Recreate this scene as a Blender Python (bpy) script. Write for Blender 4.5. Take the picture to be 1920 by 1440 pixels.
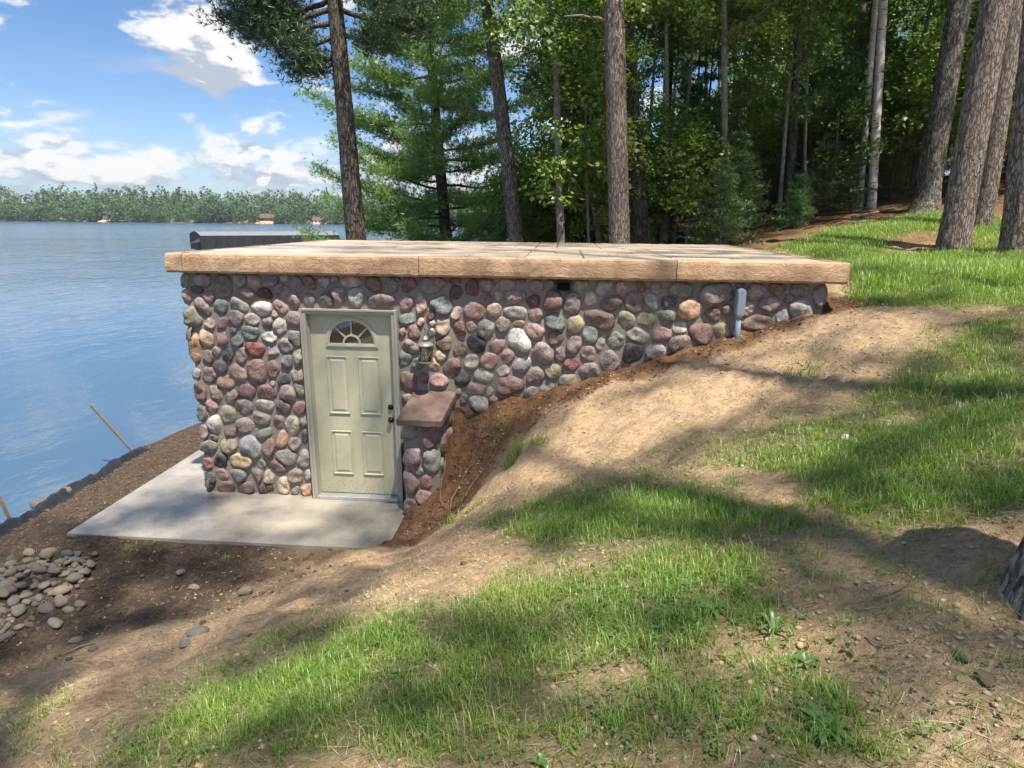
import bpy, bmesh, math, random
import numpy as np
from mathutils import Vector, Matrix

for _o in list(bpy.data.objects):
    bpy.data.objects.remove(_o)
scene = bpy.context.scene
COL = scene.collection
R = math.radians

# ------------------------------------------------------------------ camera
cam_d = bpy.data.cameras.new('camera')
cam_d.sensor_width = 36.0
cam_d.lens = 22.13
cam_d.clip_start = 0.05
cam_d.clip_end = 6000.0
cam = bpy.data.objects.new('camera', cam_d)
COL.objects.link(cam)
_p, _r = R(14.615), R(0.582)
_F = Vector((0, math.cos(_p), -math.sin(_p)))
_U0 = Vector((0, math.sin(_p), math.cos(_p)))
_R0 = Vector((1, 0, 0))
_X = _R0 * math.cos(_r) + _U0 * math.sin(_r)
_Y = _U0 * math.cos(_r) - _R0 * math.sin(_r)
_m = Matrix((_X, _Y, -_F)).transposed().to_4x4()
_m.translation = Vector((0, 0, 3.0))
cam.matrix_world = _m
scene.camera = cam

# ------------------------------------------------------------------ sun and exposure
SUN = Vector((0.46, -0.86, 2.30)).normalized()          # direction towards the sun
sun_d = bpy.data.lights.new('sun', 'SUN')
sun_d.energy = 2.4
sun_d.angle = R(0.9)
sun_d.color = (1.0, 0.925, 0.80)
sun = bpy.data.objects.new('sun', sun_d)
COL.objects.link(sun)
sun.rotation_euler = SUN.to_track_quat('Z', 'Y').to_euler()
sun.location = (0, 0, 60)
scene.view_settings.view_transform = 'Standard'
scene.view_settings.look = 'None'
scene.view_settings.exposure = 1.95
scene.view_settings.gamma = 1.0
scene.view_settings.use_curve_mapping = False
scene.cycles.max_bounces = 10
scene.cycles.diffuse_bounces = 5
scene.cycles.transmission_bounces = 6
scene.cycles.transparent_max_bounces = 8
scene.cycles.caustics_reflective = False
scene.cycles.caustics_refractive = False
scene.cycles.use_denoising = True
scene.cycles.sample_clamp_indirect = 6.0


# ------------------------------------------------------------------ node helper
class NT:
    """Small wrapper that makes node trees terse to write."""
    def __init__(self, tree):
        self.t = tree
        self.n = tree.nodes
        self.l = tree.links

    def node(self, kind, **kw):
        nd = self.n.new(kind)
        ins = kw.pop('ins', {})
        for k, v in kw.items():
            setattr(nd, k, v)
        for k, v in ins.items():
            self.set(nd.inputs[k], v)
        return nd

    def set(self, sock, v):
        if isinstance(v, bpy.types.NodeSocket):
            self.l.new(v, sock)
        elif v is not None:
            if isinstance(v, (tuple, list)) and len(v) == 3 and sock.type == 'RGBA':
                v = (*v, 1.0)
            sock.default_value = v

    def math(self, op, a, b=None, c=None, clamp=False):
        nd = self.node('ShaderNodeMath', operation=op, use_clamp=clamp)
        self.set(nd.inputs[0], a)
        if b is not None:
            self.set(nd.inputs[1], b)
        if c is not None:
            self.set(nd.inputs[2], c)
        return nd.outputs[0]

    def vmath(self, op, a, b=None, scale=None):
        nd = self.node('ShaderNodeVectorMath', operation=op)
        self.set(nd.inputs[0], a)
        if b is not None:
            self.set(nd.inputs[1], b)
        if scale is not None:
            self.set(nd.inputs['Scale'], scale)
        return nd.outputs['Value'] if op in ('DOT_PRODUCT', 'LENGTH', 'DISTANCE') else nd.outputs['Vector']

    def noise(self, vec, scale, detail=4.0, rough=0.55, dist=0.0, color=False):
        nd = self.node('ShaderNodeTexNoise', ins={'Scale': scale, 'Detail': detail, 'Roughness': rough, 'Distortion': dist})
        if vec is not None:
            self.set(nd.inputs['Vector'], vec)
        return nd.outputs['Color' if color else 'Fac']

    def voro(self, vec, scale, feature='F1', out='Distance', rand=1.0):
        nd = self.node('ShaderNodeTexVoronoi', feature=feature, ins={'Scale': scale, 'Randomness': rand})
        if vec is not None:
            self.set(nd.inputs['Vector'], vec)
        return nd.outputs[out]

    def maprange(self, v, a, b, c=0.0, d=1.0, smooth=True):
        nd = self.node('ShaderNodeMapRange', interpolation_type='SMOOTHSTEP' if smooth else 'LINEAR')
        for i, x in enumerate((v, a, b, c, d)):
            self.set(nd.inputs[i], x)
        return nd.outputs[0]

    def mix(self, f, a, b, mode='MIX'):
        nd = self.node('ShaderNodeMix', data_type='RGBA', blend_type=mode)
        nd.clamp_factor = True
        self.set(nd.inputs[0], f)
        self.set(nd.inputs[6], a)
        self.set(nd.inputs[7], b)
        return nd.outputs[2]

    def mixf(self, f, a, b):
        nd = self.node('ShaderNodeMix', data_type='FLOAT')
        self.set(nd.inputs[0], f)
        self.set(nd.inputs[2], a)
        self.set(nd.inputs[3], b)
        return nd.outputs[0]

    def ramp(self, f, stops):
        nd = self.node('ShaderNodeValToRGB')
        el = nd.color_ramp.elements
        while len(el) < len(stops):
            el.new(0.5)
        for e, (p, c) in zip(el, stops):
            e.position = p
            e.color = (*c, 1.0) if len(c) == 3 else c
        self.set(nd.inputs[0], f)
        return nd.outputs[0]

    def mapping(self, vec, scale=(1, 1, 1), rot=(0, 0, 0), loc=(0, 0, 0)):
        nd = self.node('ShaderNodeMapping')
        self.set(nd.inputs['Vector'], vec)
        nd.inputs['Scale'].default_value = scale
        nd.inputs['Rotation'].default_value = rot
        nd.inputs['Location'].default_value = loc
        return nd.outputs[0]

    def bump(self, h, strength=0.5, dist=0.02, normal=None):
        nd = self.node('ShaderNodeBump', ins={'Strength': strength, 'Distance': dist, 'Height': h})
        if normal is not None:
            self.set(nd.inputs['Normal'], normal)
        return nd.outputs[0]


# ------------------------------------------------------------------ world: sky with summer cumulus
world = bpy.data.worlds.new('World')
scene.world = world
world.use_nodes = True
W = NT(world.node_tree)
W.n.clear()
_tc = W.node('ShaderNodeTexCoord').outputs['Generated']
_sky = W.node('ShaderNodeTexSky', sky_type='NISHITA')
_sky.sun_disc = False
_sky.sun_elevation = math.asin(SUN.z)
_sky.sun_rotation = math.atan2(SUN.x, SUN.y)
_sky.altitude = 500.0
_sky.air_density = 1.0
_sky.dust_density = 0.6
_sky.ozone_density = 2.0
_dir = W.vmath('NORMALIZE', _tc)
_sep = W.node('ShaderNodeSeparateXYZ', ins={0: _dir})
_z = _sep.outputs['Z']
SKY_STRENGTH = 0.105
CLOUDS = [((-0.417, 0.882, 0.217), 0.121, 0.200), ((-0.467, 0.865, 0.182), 0.034, 0.099), ((-0.428, 0.886, 0.177), 0.046, 0.124), ((-0.381, 0.903, 0.2), 0.069, 0.112), ((-0.36, 0.923, 0.135), 0.103, 0.068), ((-0.557, 0.826, 0.082), 0.081, 0.075), ((-0.597, 0.796, 0.099), 0.057, 0.068), ((-0.503, 0.861, 0.077), 0.069, 0.062), ((-0.41, 0.908, 0.082), 0.103, 0.068), ((-0.596, 0.801, 0.058), 0.069, 0.051), ((-0.323, 0.945, 0.057), 0.092, 0.051), ((-0.276, 0.943, 0.184), 0.057, 0.124), ((-0.529, 0.833, 0.159), 0.16, -0.200), ((-0.532, 0.821, 0.209), 0.1, -0.120), ((-0.487, 0.864, 0.128), 0.06, -0.140), ((-0.319, 0.925, 0.206), 0.05, -0.120), ((-0.447, 0.888, 0.113), 0.05, -0.100)]


def cloud_density(dirv):
    q = W.mapping(dirv, scale=(1.0, 1.0, 2.2))
    warp = W.noise(q, 5.0, 3.0, 0.5, color=True)
    q2 = W.vmath('ADD', q, W.vmath('SCALE', W.vmath('SUBTRACT', warp, (0.5, 0.5, 0.5)), scale=0.10))
    n = W.noise(q2, 8.5, 10.0, 0.58)
    bil = W.math('ABSOLUTE', W.math('SUBTRACT', W.noise(q2, 19.0, 5.0, 0.5), 0.5))
    n = W.math('ADD', n, W.math('MULTIPLY', W.math('SUBTRACT', 0.09, bil), 0.75))
    zz = W.node('ShaderNodeSeparateXYZ', ins={0: dirv}).outputs['Z']
    low = W.maprange(zz, 0.03, 0.16, 0.075, 0.0)              # fair-weather cumulus crowd towards the horizon
    d = W.math('ADD', n, low)
    for c, rad, amt in CLOUDS:
        v = Vector(c).normalized()
        dist = W.vmath('DISTANCE', W.mapping(dirv, scale=(1, 1, 1.5)), (v.x, v.y, v.z * 1.5))
        d = W.math('ADD', d, W.maprange(dist, 0.0, rad, amt, 0.0))
    return d


_d0 = cloud_density(_dir)
_d1 = cloud_density(W.vmath('ADD', _dir, (0.010, -0.004, 0.030)))
_mask = W.maprange(_d0, 0.50, 0.68, 0.0, 1.0)
_lit = W.maprange(W.math('SUBTRACT', _d0, _d1), -0.04, 0.10, 0.0, 1.0)
_blue = W.node('ShaderNodeHueSaturation', ins={'Saturation': 1.18, 'Value': 0.37, 'Color': _sky.outputs[0]}).outputs[0]
_blue = W.mix(1.0, _blue, (0.93, 0.96, 1.06), 'MULTIPLY')
_blue = W.mix(W.maprange(_z, -0.02, 0.12, 0.75, 0.0), _blue, (1.15, 1.6, 2.2))
_cirrus = W.maprange(W.noise(W.mapping(_dir, scale=(1.5, 1.5, 9.0)), 2.2, 6.0, 0.6), 0.5, 0.8, 0.0, 0.35)
_blue = W.mix(_cirrus, _blue, (1.75, 1.95, 2.25))
_ccol = W.mix(_lit, (1.32, 1.48, 1.72), (2.55, 2.54, 2.50))
_col = W.mix(W.math('MULTIPLY', _mask, 0.96), _blue, _ccol)
_bg = W.node('ShaderNodeBackground', ins={'Color': _col, 'Strength': SKY_STRENGTH})
W.l.new(_bg.outputs[0], W.node('ShaderNodeOutputWorld').inputs['Surface'])


# ------------------------------------------------------------------ object helpers
def mesh_obj(name, verts, faces, mat=None, parent=None, smooth=False, loc=None):
    """faces: an (N,3) / (N,4) int array or a list of index tuples."""
    me = bpy.data.meshes.new(name)
    verts = np.asarray(verts, dtype=np.float32)
    if isinstance(faces, np.ndarray):
        nf, k = faces.shape
        me.vertices.add(len(verts))
        me.vertices.foreach_set('co', verts.ravel())
        me.loops.add(nf * k)
        me.loops.foreach_set('vertex_index', faces.astype(np.int32).ravel())
        me.polygons.add(nf)
        me.polygons.foreach_set('loop_start', np.arange(0, nf * k, k, dtype=np.int32))
        me.update(calc_edges=True)
    else:
        me.from_pydata([tuple(map(float, v)) for v in verts], [], [tuple(map(int, f)) for f in faces])
    if smooth:
        me.polygons.foreach_set('use_smooth', np.ones(len(me.polygons), dtype=bool))
    if mat is not None:
        me.materials.append(mat)
    return link(name, me, parent, loc)


def link(name, me, parent=None, loc=None):
    o = bpy.data.objects.new(name, me)
    COL.objects.link(o)
    if parent is not None:
        o.parent = parent
    if loc is not None:
        o.location = loc
    return o


def thing(name, label, cat, loc=(0, 0, 0), rotz=0.0, group=None):
    o = bpy.data.objects.new(name, None)
    o.empty_display_size = 0.2
    COL.objects.link(o)
    o.location = loc
    o.rotation_euler = (0, 0, rotz)
    return tag(o, label, cat, group)


def tag(o, label=None, cat=None, group=None, kind=None):
    if label:
        o['label'] = label
    if cat:
        o['category'] = cat
    if group:
        o['group'] = group
    if kind:
        o['kind'] = kind
    return o


class MB:
    """Collects boxes, tubes and prisms into one mesh."""
    def __init__(self):
        self.v, self.f = [], []

    def add(self, v, f):
        b = len(self.v)
        self.v += [tuple(x) for x in v]
        self.f += [tuple(i + b for i in q) for q in f]
        return self

    def box(self, a, b, bev=0.0):
        (x0, y0, z0), (x1, y1, z1) = a, b
        if bev <= 0:
            v = [(x0, y0, z0), (x1, y0, z0), (x1, y1, z0), (x0, y1, z0), (x0, y0, z1), (x1, y0, z1), (x1, y1, z1), (x0, y1, z1)]
            return self.add(v, [(0, 3, 2, 1), (4, 5, 6, 7), (0, 1, 5, 4), (1, 2, 6, 5), (2, 3, 7, 6), (3, 0, 4, 7)])
        e = bev
        v = []
        for z, ins in ((z0, e), (z0 + e, 0), (z1 - e, 0), (z1, e)):
            v += [(x0 + ins, y0 + ins, z), (x1 - ins, y0 + ins, z), (x1 - ins, y1 - ins, z), (x0 + ins, y1 - ins, z)]
        f = [(0, 3, 2, 1), (12, 13, 14, 15)]
        for k in range(3):
            for i in range(4):
                j = (i + 1) % 4
                f.append((4 * k + i, 4 * k + j, 4 * k + 4 + j, 4 * k + 4 + i))
        return self.add(v, f)

    def lathe(self, prof, n=20, c=(0, 0, 0), axis='z'):
        v, f = [], []
        for r, h in prof:
            for i in range(n):
                a = 2 * math.pi * i / n
                p = (r * math.cos(a), r * math.sin(a), h)
                if axis == 'y':
                    p = (p[0], p[2], p[1])
                v.append((p[0] + c[0], p[1] + c[1], p[2] + c[2]))
        for k in range(len(prof) - 1):
            for i in range(n):
                j = (i + 1) % n
                q = (k * n + i, k * n + j, (k + 1) * n + j, (k + 1) * n + i)
                f.append(q if axis == 'z' else q[::-1])
        return self.add(v, f)

    def tube(self, pts, r, n=8, cap=True):
        v, f = tube_arrays(np.array(pts, float), np.full(len(pts), r) if np.isscalar(r) else np.array(r), n)
        if cap:
            m = len(pts)
            f = [tuple(q) for q in f] + [tuple(range(n))[::-1], tuple(range((m - 1) * n, m * n))]
        return self.add(v, f)

    def build(self, name, mat, parent=None, smooth=False, loc=None):
        return mesh_obj(name, self.v, self.f, mat, parent, smooth, loc)


def tube_arrays(pts, rad, n=10, prof=None):
    """A tube along pts; prof(k, angles) may return radius factors for ring k."""
    m = len(pts)
    tang = np.gradient(pts, axis=0)
    tang /= np.linalg.norm(tang, axis=1)[:, None] + 1e-9
    ref = np.array([1.0, 0, 0]) if abs(tang[0][0]) < 0.9 else np.array([0, 1.0, 0])
    a = np.arange(n) * 2 * np.pi / n
    out = np.zeros((m, n, 3))
    for k in range(m):
        b1 = ref - tang[k] * (ref @ tang[k])
        b1 /= np.linalg.norm(b1)
        b2 = np.cross(tang[k], b1)
        ref = b1
        rr = rad[k] * (prof(k, a) if prof else 1.0)
        out[k] = pts[k] + np.outer(np.cos(a) * rr, b1) + np.outer(np.sin(a) * rr, b2)
    i = np.arange(n)
    j = (i + 1) % n
    f = [np.stack([k * n + i, k * n + j, (k + 1) * n + j, (k + 1) * n + i], 1) for k in range(m - 1)]
    return out.reshape(-1, 3), np.concatenate(f)


# value noise on numpy arrays (used for terrain, bark, stones, foliage)
def _hash(ix, iy, iz, seed):
    h = (ix.astype(np.int64) * 374761393 + iy.astype(np.int64) * 668265263 + iz.astype(np.int64) * 2147483647 + seed * 1274126177) & 0xFFFFFFFF
    h = ((h ^ (h >> 13)) * 1274126177) & 0xFFFFFFFF
    h = (h ^ (h >> 16)) & 0xFFFFFF
    return h / float(0xFFFFFF)


def vnoise(p, seed=0):
    p = np.asarray(p, float)
    i = np.floor(p).astype(np.int64)
    f = p - i
    f = f * f * (3 - 2 * f)
    r = 0.0
    for dx in (0, 1):
        wx = f[..., 0] if dx else 1 - f[..., 0]
        for dy in (0, 1):
            wy = f[..., 1] if dy else 1 - f[..., 1]
            for dz in (0, 1):
                wz = f[..., 2] if dz else 1 - f[..., 2]
                r = r + wx * wy * wz * _hash(i[..., 0] + dx, i[..., 1] + dy, i[..., 2] + dz, seed)
    return r * 2 - 1


def fbm(p, oct=4, seed=0, gain=0.5):
    p = np.asarray(p, float)
    s, a, t = 0.0, 1.0, 0.0
    for k in range(oct):
        s = s + a * vnoise(p * (2.03 ** k) + 17.3 * k, seed + k)
        t += a
        a *= gain
    return s / t


def p3(x, y, z=0.0):
    return np.stack(np.broadcast_arrays(np.asarray(x, float), np.asarray(y, float), np.asarray(z, float)), -1)


def smooth01(x, a, b):
    t = np.clip((x - a) / (b - a), 0, 1)
    return t * t * (3 - 2 * t)


# ------------------------------------------------------------------ site plan
# The boathouse frame: u runs along its front wall, v goes back into the hill.
BX, BY, BYAW = -3.433, 6.53, R(-4.503)
BL, BD = 6.466, 4.40             # wall length and depth
HW = 2.448                       # underside of the roof slab
ZTOP = 2.642                     # roof slab top
_cb, _sb = math.cos(BYAW), math.sin(BYAW)
WATER_Z = -0.75


def bxy(u, v):
    return BX + u * _cb - v * _sb, BY + u * _sb + v * _cb


def buv(x, y):
    dx, dy = x - BX, y - BY
    return dx * _cb + dy * _sb, -dx * _sb + dy * _cb


_cps = []
for u, v, z in [(-.83, -1.05, -.035), (0, -1.05, -.03), (1, -1.05, -.025), (1.8, -1.05, -.01), (-.86, 0, -.05), (0, 0, -.12), (1, 0, -.12), (1.9, 0, -.11), (2.2, -.5, -.09),
                (0.5, 1.5, -.12), (-.95, 1, -.2), (-1.0, 2.6, -.28), (-1.0, 4.4, -.3), (0, 3, -.1),
                # soil line along the wall, and the cut beside the wing wall
                (2.83, -.05, .90), (3.11, -.05, 1.03), (3.67, -.05, 1.22), (4.21, -.05, 1.42), (4.73, -.05, 1.57), (5.24, -.05, 1.78), (5.64, -.05, 1.91),
                (6.03, -.05, 2.04), (6.5, -.05, 2.20), (2.86, -.22, .62), (2.90, -.42, .26), (2.86, -.6, .12), (2.4, -.48, -.02), (2.6, -.75, .03), (2.25, -.8, -.05),
                (3.05, -.45, .50), (3.2, -.3, .82), (3.25, -.65, .62), (2.95, -.95, .27), (2.4, -1.1, .03), (3.35, -.95, .72), (3.7, -.6, 1.06), (3.0, -1.5, .45), (2.6, -1.8, .28),
                # right end and behind
                (6.75, 0, 2.26), (7.0, 1, 2.40), (7.0, 2.5, 2.42), (7.0, 4.3, 2.40), (6.6, 5.0, 2.36), (4.5, 5.2, 2.05), (2.5, 5.2, 1.4), (.5, 5.2, .5), (-.6, 5.4, -.1),
                (5.0, -.5, 1.62), (4.2, -.8, 1.30), (6.2, -.6, 2.0)]:
    x, y = bxy(u, v)
    _cps.append((x, y, z))
_cps += [
    # shore and lake bed
    (-5.6, 6.3, -.42), (-5.6, 8.8, -.5), (-5.4, 10.5, -.5), (-5.7, 5, -.45), (-6.1, 3.5, -.45), (-8, 6, -1.6), (-8, 10, -1.7), (-8.3, 2, -1.5),
    (-12, 6, -2.5), (-6.6, 14, -1.3), (-9, -3, -1.3), (-12, 14, -2.6), (-13, -3, -2.4),
    # ground before the patio and up to the camera
    (-4.6, 5.3, -.12), (-3, 5.2, -.05), (-1.8, 5.1, .0), (-4.6, 4.3, -.2), (-3, 4.2, 0.0), (-2, 4.2, .17), (-1.2, 4.5, .34),
    (-4.7, 3, -.08), (-3, 3, .27), (-2, 3, .57), (-1, 3, .87), (-4.5, 1.5, .28), (-3, 1.5, .55), (-2, 1.5, .85), (-1, 1.5, 1.1), (0, 1.5, 1.33),
    (1, 1.5, 1.57), (2, 1.5, 1.79), (3.5, 1.5, 2.1), (0, 3, 1.18), (1, 3, 1.48), (2, 3, 1.76), (3.5, 3, 2.12), (5, 3, 2.42),
    (-.25, 4.5, .80), (.5, 4.5, 1.14), (1.5, 4.5, 1.52), (3, 4.5, 2.0), (5, 4.5, 2.42), (0.2, 5.3, 1.05),
    (0, 0, 1.42), (0, -3, 1.55), (5, -3, 2.5), (-4, -3, .55), (-4, 0, .5), (3, 0, 2.0), (8, 0, 2.9),
    # lawn and wood
    (4.2, 6.2, 2.36), (6, 7.5, 2.50), (8, 6, 2.66), (5.2, 8.8, 2.42), (7.16, 10.5, 2.65), (9.4, 13, 2.93), (7.44, 9.5, 2.60), (5.62, 14, 2.66), (7.8, 15, 3.05),
    (9.4, 15, 3.3), (9.3, 17, 3.38), (7.6, 18, 3.1), (4.9, 15, 2.45), (3, 14, 2.0), (1, 14, 1.4), (-1, 13.5, .7), (-3.2, 13, .25), (-4.6, 13, -.5),
    (12, 9, 3.1), (14, 14, 4.0), (14, 20, 4.5), (20, 14, 5.2), (9, 24, 3.4), (4, 20, 2.2), (0, 18, 1.0), (-2.1, 20, .3), (-4, 19, -.9), (2, 25, .9), (-1, 26, -.5), (-4, 26, -1.8),
    (20, 25, 5.2), (14, 32, 3.8), (7, 32, 2.5), (2, 33, .3), (-2, 34, -1.5), (24, 4, 5.5), (20, -6, 5.0), (30, 30, 6.4), (10, -6, 3.3)]
_cp = np.array(_cps)


def _tps(d2):
    return np.where(d2 > 1e-12, d2 * np.log(d2 + 1e-12), 0.0)


def _fit():
    P = _cp[:, :2]
    n = len(P)
    K = _tps(((P[:, None] - P[None]) ** 2).sum(-1)) + np.eye(n) * 0.02
    Q = np.c_[np.ones(n), P]
    A = np.block([[K, Q], [Q.T, np.zeros((3, 3))]])
    s = np.linalg.solve(A, np.r_[_cp[:, 2], np.zeros(3)])
    return P, s


_P, _S = _fit()


def terrain(x, y):
    x = np.asarray(x, float)
    y = np.asarray(y, float)
    sh = x.shape
    xf, yf = x.ravel(), y.ravel()
    z = np.zeros(len(xf))
    cx, cy = np.clip(xf, -14, 34), np.clip(yf, -8, 36)
    for s in range(0, len(xf), 20000):
        e = slice(s, s + 20000)
        d2 = (cx[e, None] - _P[None, :, 0]) ** 2 + (cy[e, None] - _P[None, :, 1]) ** 2
        z[e] = _tps(d2) @ _S[:-3] + _S[-3] + _S[-2] * cx[e] + _S[-1] * cy[e]
    far = np.hypot(xf - cx, yf - cy)
    hill = np.where(xf > 4 + 0.30 * (yf - 30) * (yf > 30), 4.5, -3.0)
    w = smooth01(far, 0, 30)
    z = z * (1 - w) + hill * w
    z = np.clip(z, -4, 9)
    u, v = buv(xf, yf)                     # dug out under the slab
    z = np.where((u > -.81) & (u < 2.36 - .42 * np.clip(-.35 - v, 0, .7)) & (v > -1.01) & (v < 4.3), np.minimum(z, -.05), z)
    return z.reshape(sh)


def tz(x, y):
    return float(terrain(np.array([x]), np.array([y]))[0])


# ------------------------------------------------------------------ materials
def material(name):
    m = bpy.data.materials.new(name)
    m.use_nodes = True
    t = NT(m.node_tree)
    t.n.clear()
    out = t.node('ShaderNodeOutputMaterial')
    return m, t, out


def principled(t, out, col, rough=0.8, spec=0.3, normal=None, metal=0.0, **kw):
    b = t.node('ShaderNodeBsdfPrincipled')
    t.set(b.inputs['Base Color'], col)
    t.set(b.inputs['Roughness'], rough)
    t.set(b.inputs['Specular IOR Level'], spec)
    t.set(b.inputs['Metallic'], metal)
    if normal is not None:
        t.set(b.inputs['Normal'], normal)
    for k, v in kw.items():
        t.set(b.inputs[k], v)
    t.l.new(b.outputs[0], out.inputs['Surface'])
    return b


def gpos(t):
    return t.node('ShaderNodeNewGeometry').outputs['Position']


def opos(t):
    return t.node('ShaderNodeTexCoord').outputs['Object']


def attr(t, name, out='Fac'):
    return t.node('ShaderNodeAttribute', attribute_name=name).outputs[out]


def island(t):
    return t.node('ShaderNodeNewGeometry').outputs['Random Per Island']


def orand(t):
    return t.node('ShaderNodeObjectInfo').outputs['Random']


def ocol(t):
    return t.node('ShaderNodeObjectInfo').outputs['Color']


# ground: sand, dark topsoil, red-brown fill, needle litter, turf soil
M = {}
m, t, o = material('ground_soil')
P_ = gpos(t)
n1 = t.noise(P_, 1.7, 5, 0.6)
n2 = t.noise(P_, 11.0, 6, 0.65)
n3 = t.noise(P_, 70.0, 4, 0.7)
sand = t.mix(t.maprange(n1, 0.35, 0.68), (0.59, 0.42, 0.255), (0.49, 0.36, 0.235))
sand = t.mix(t.maprange(n2, 0.45, 0.75), sand, (0.36, 0.25, 0.155))
dark = t.mix(t.maprange(n2, 0.35, 0.7), (0.08, 0.058, 0.042), (0.145, 0.107, 0.078))
red = t.mix(t.maprange(n2, 0.35, 0.7), (0.27, 0.145, 0.072), (0.135, 0.082, 0.05))
litter = t.mix(t.maprange(n2, 0.35, 0.7), (0.25, 0.14, 0.075), (0.14, 0.085, 0.05))
turf = t.mix(t.maprange(n2, 0.3, 0.7), (0.26, 0.215, 0.125), (0.15, 0.155, 0.07))
c = t.mix(attr(t, 'turf'), sand, turf)
c = t.mix(attr(t, 'litter'), c, litter)
c = t.mix(attr(t, 'dark'), c, dark)
c = t.mix(attr(t, 'red'), c, red)
c = t.mix(t.maprange(n3, 0.52, 0.74), c, t.mix(1.0, c, (0.62, 0.58, 0.54), 'MULTIPLY'))
gr = t.maprange(t.voro(P_, 55.0), 0.0, 0.16, 1.0, 0.0)
c = t.mix(t.math('MULTIPLY', gr, t.maprange(n1, 0.5, 0.62, 0, 0.7)), c, (0.42, 0.37, 0.31))
n5 = t.noise(t.mapping(P_, scale=(1.0, 1.6, 1.0), rot=(0, 0, R(25))), 24.0, 6, 0.7, 0.6)
c = t.mix(t.maprange(n5, 0.46, 0.66), c, t.mix(1.0, c, (0.70, 0.64, 0.58), 'MULTIPLY'))
c = t.mix(t.maprange(n5, 0.42, 0.30, 0.0, 0.5), c, t.mix(1.0, c, (1.22, 1.20, 1.15), 'MULTIPLY'))
hum = t.maprange(t.noise(P_, 4.2, 6, 0.7, 0.4), 0.58, 0.70, 0.0, 0.38)
c = t.mix(hum, c, (0.20, 0.135, 0.085))
hgt = t.math('ADD', t.math('MULTIPLY', n2, 0.7), t.math('ADD', t.math('MULTIPLY', n3, 0.3), t.math('ADD', t.math('MULTIPLY', gr, 0.25), t.math('MULTIPLY', n5, 0.6))))
principled(t, o, c, 0.95, 0.15, t.bump(hgt, 1.0, 0.045))
M['ground'] = m

m, t, o = material('clod')
n2 = t.noise(gpos(t), 40.0, 4, 0.65)
c = t.mix(island(t), (0.06, 0.044, 0.032), (0.15, 0.105, 0.072))
principled(t, o, t.mix(n2, c, (0.14, 0.10, 0.07)), 0.95, 0.1, t.bump(n2, 0.6, 0.01))
M['clod'] = m

m, t, o = material('sand_clod')
n2 = t.noise(gpos(t), 40.0, 4, 0.65)
c = t.mix(island(t), (0.50, 0.36, 0.225), (0.33, 0.235, 0.15))
principled(t, o, t.mix(n2, c, (0.42, 0.31, 0.20)), 0.95, 0.1, t.bump(n2, 0.6, 0.01))
M['sand_clod'] = m

m, t, o = material('gravel_stone')
c = t.ramp(island(t), [(0.0, (0.38, 0.29, 0.20)), (0.3, (0.48, 0.39, 0.28)), (0.55, (0.34, 0.26, 0.20)), (0.75, (0.52, 0.42, 0.29)), (1.0, (0.38, 0.26, 0.19))])
n2 = t.noise(gpos(t), 60.0, 4, 0.6)
principled(t, o, t.mix(t.maprange(n2, 0.4, 0.7, 0, 0.5), c, (0.16, 0.13, 0.11)), 0.8, 0.3, t.bump(n2, 0.4, 0.004))
M['gravel'] = m

# lake
m, t, o = material('lake_water')
P_ = gpos(t)
sep = t.node('ShaderNodeSeparateXYZ', ins={0: P_})
dist = t.vmath('LENGTH', t.vmath('SUBTRACT', P_, (-3.0, 4.0, -0.75)))
q = t.mapping(P_, scale=(1.0, 0.55, 1.0), rot=(0, 0, R(24)))
w1 = t.noise(q, 1.5, 4, 0.55, 0.6)
w2 = t.noise(q, 0.45, 4, 0.5, 0.4)
w3 = t.noise(q, 6.0, 3, 0.55, 0.3)
patch = t.noise(P_, 0.05, 3, 0.5)
amp = t.math('MULTIPLY', t.maprange(dist, 3.0, 40.0, 0.06, 0.6), t.maprange(patch, 0.35, 0.65, 0.6, 1.2))
hgt = t.math('MULTIPLY', t.math('ADD', t.math('ADD', w1, t.math('MULTIPLY', w2, 1.6)), t.math('MULTIPLY', w3, 0.22)), amp)
b = principled(t, o, (0.062, 0.115, 0.185), t.maprange(dist, 20.0, 250.0, 0.03, 0.16), 0.5, t.bump(hgt, 0.8, 0.16))
b.inputs['IOR'].default_value = 1.33
M['water'] = m

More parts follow.
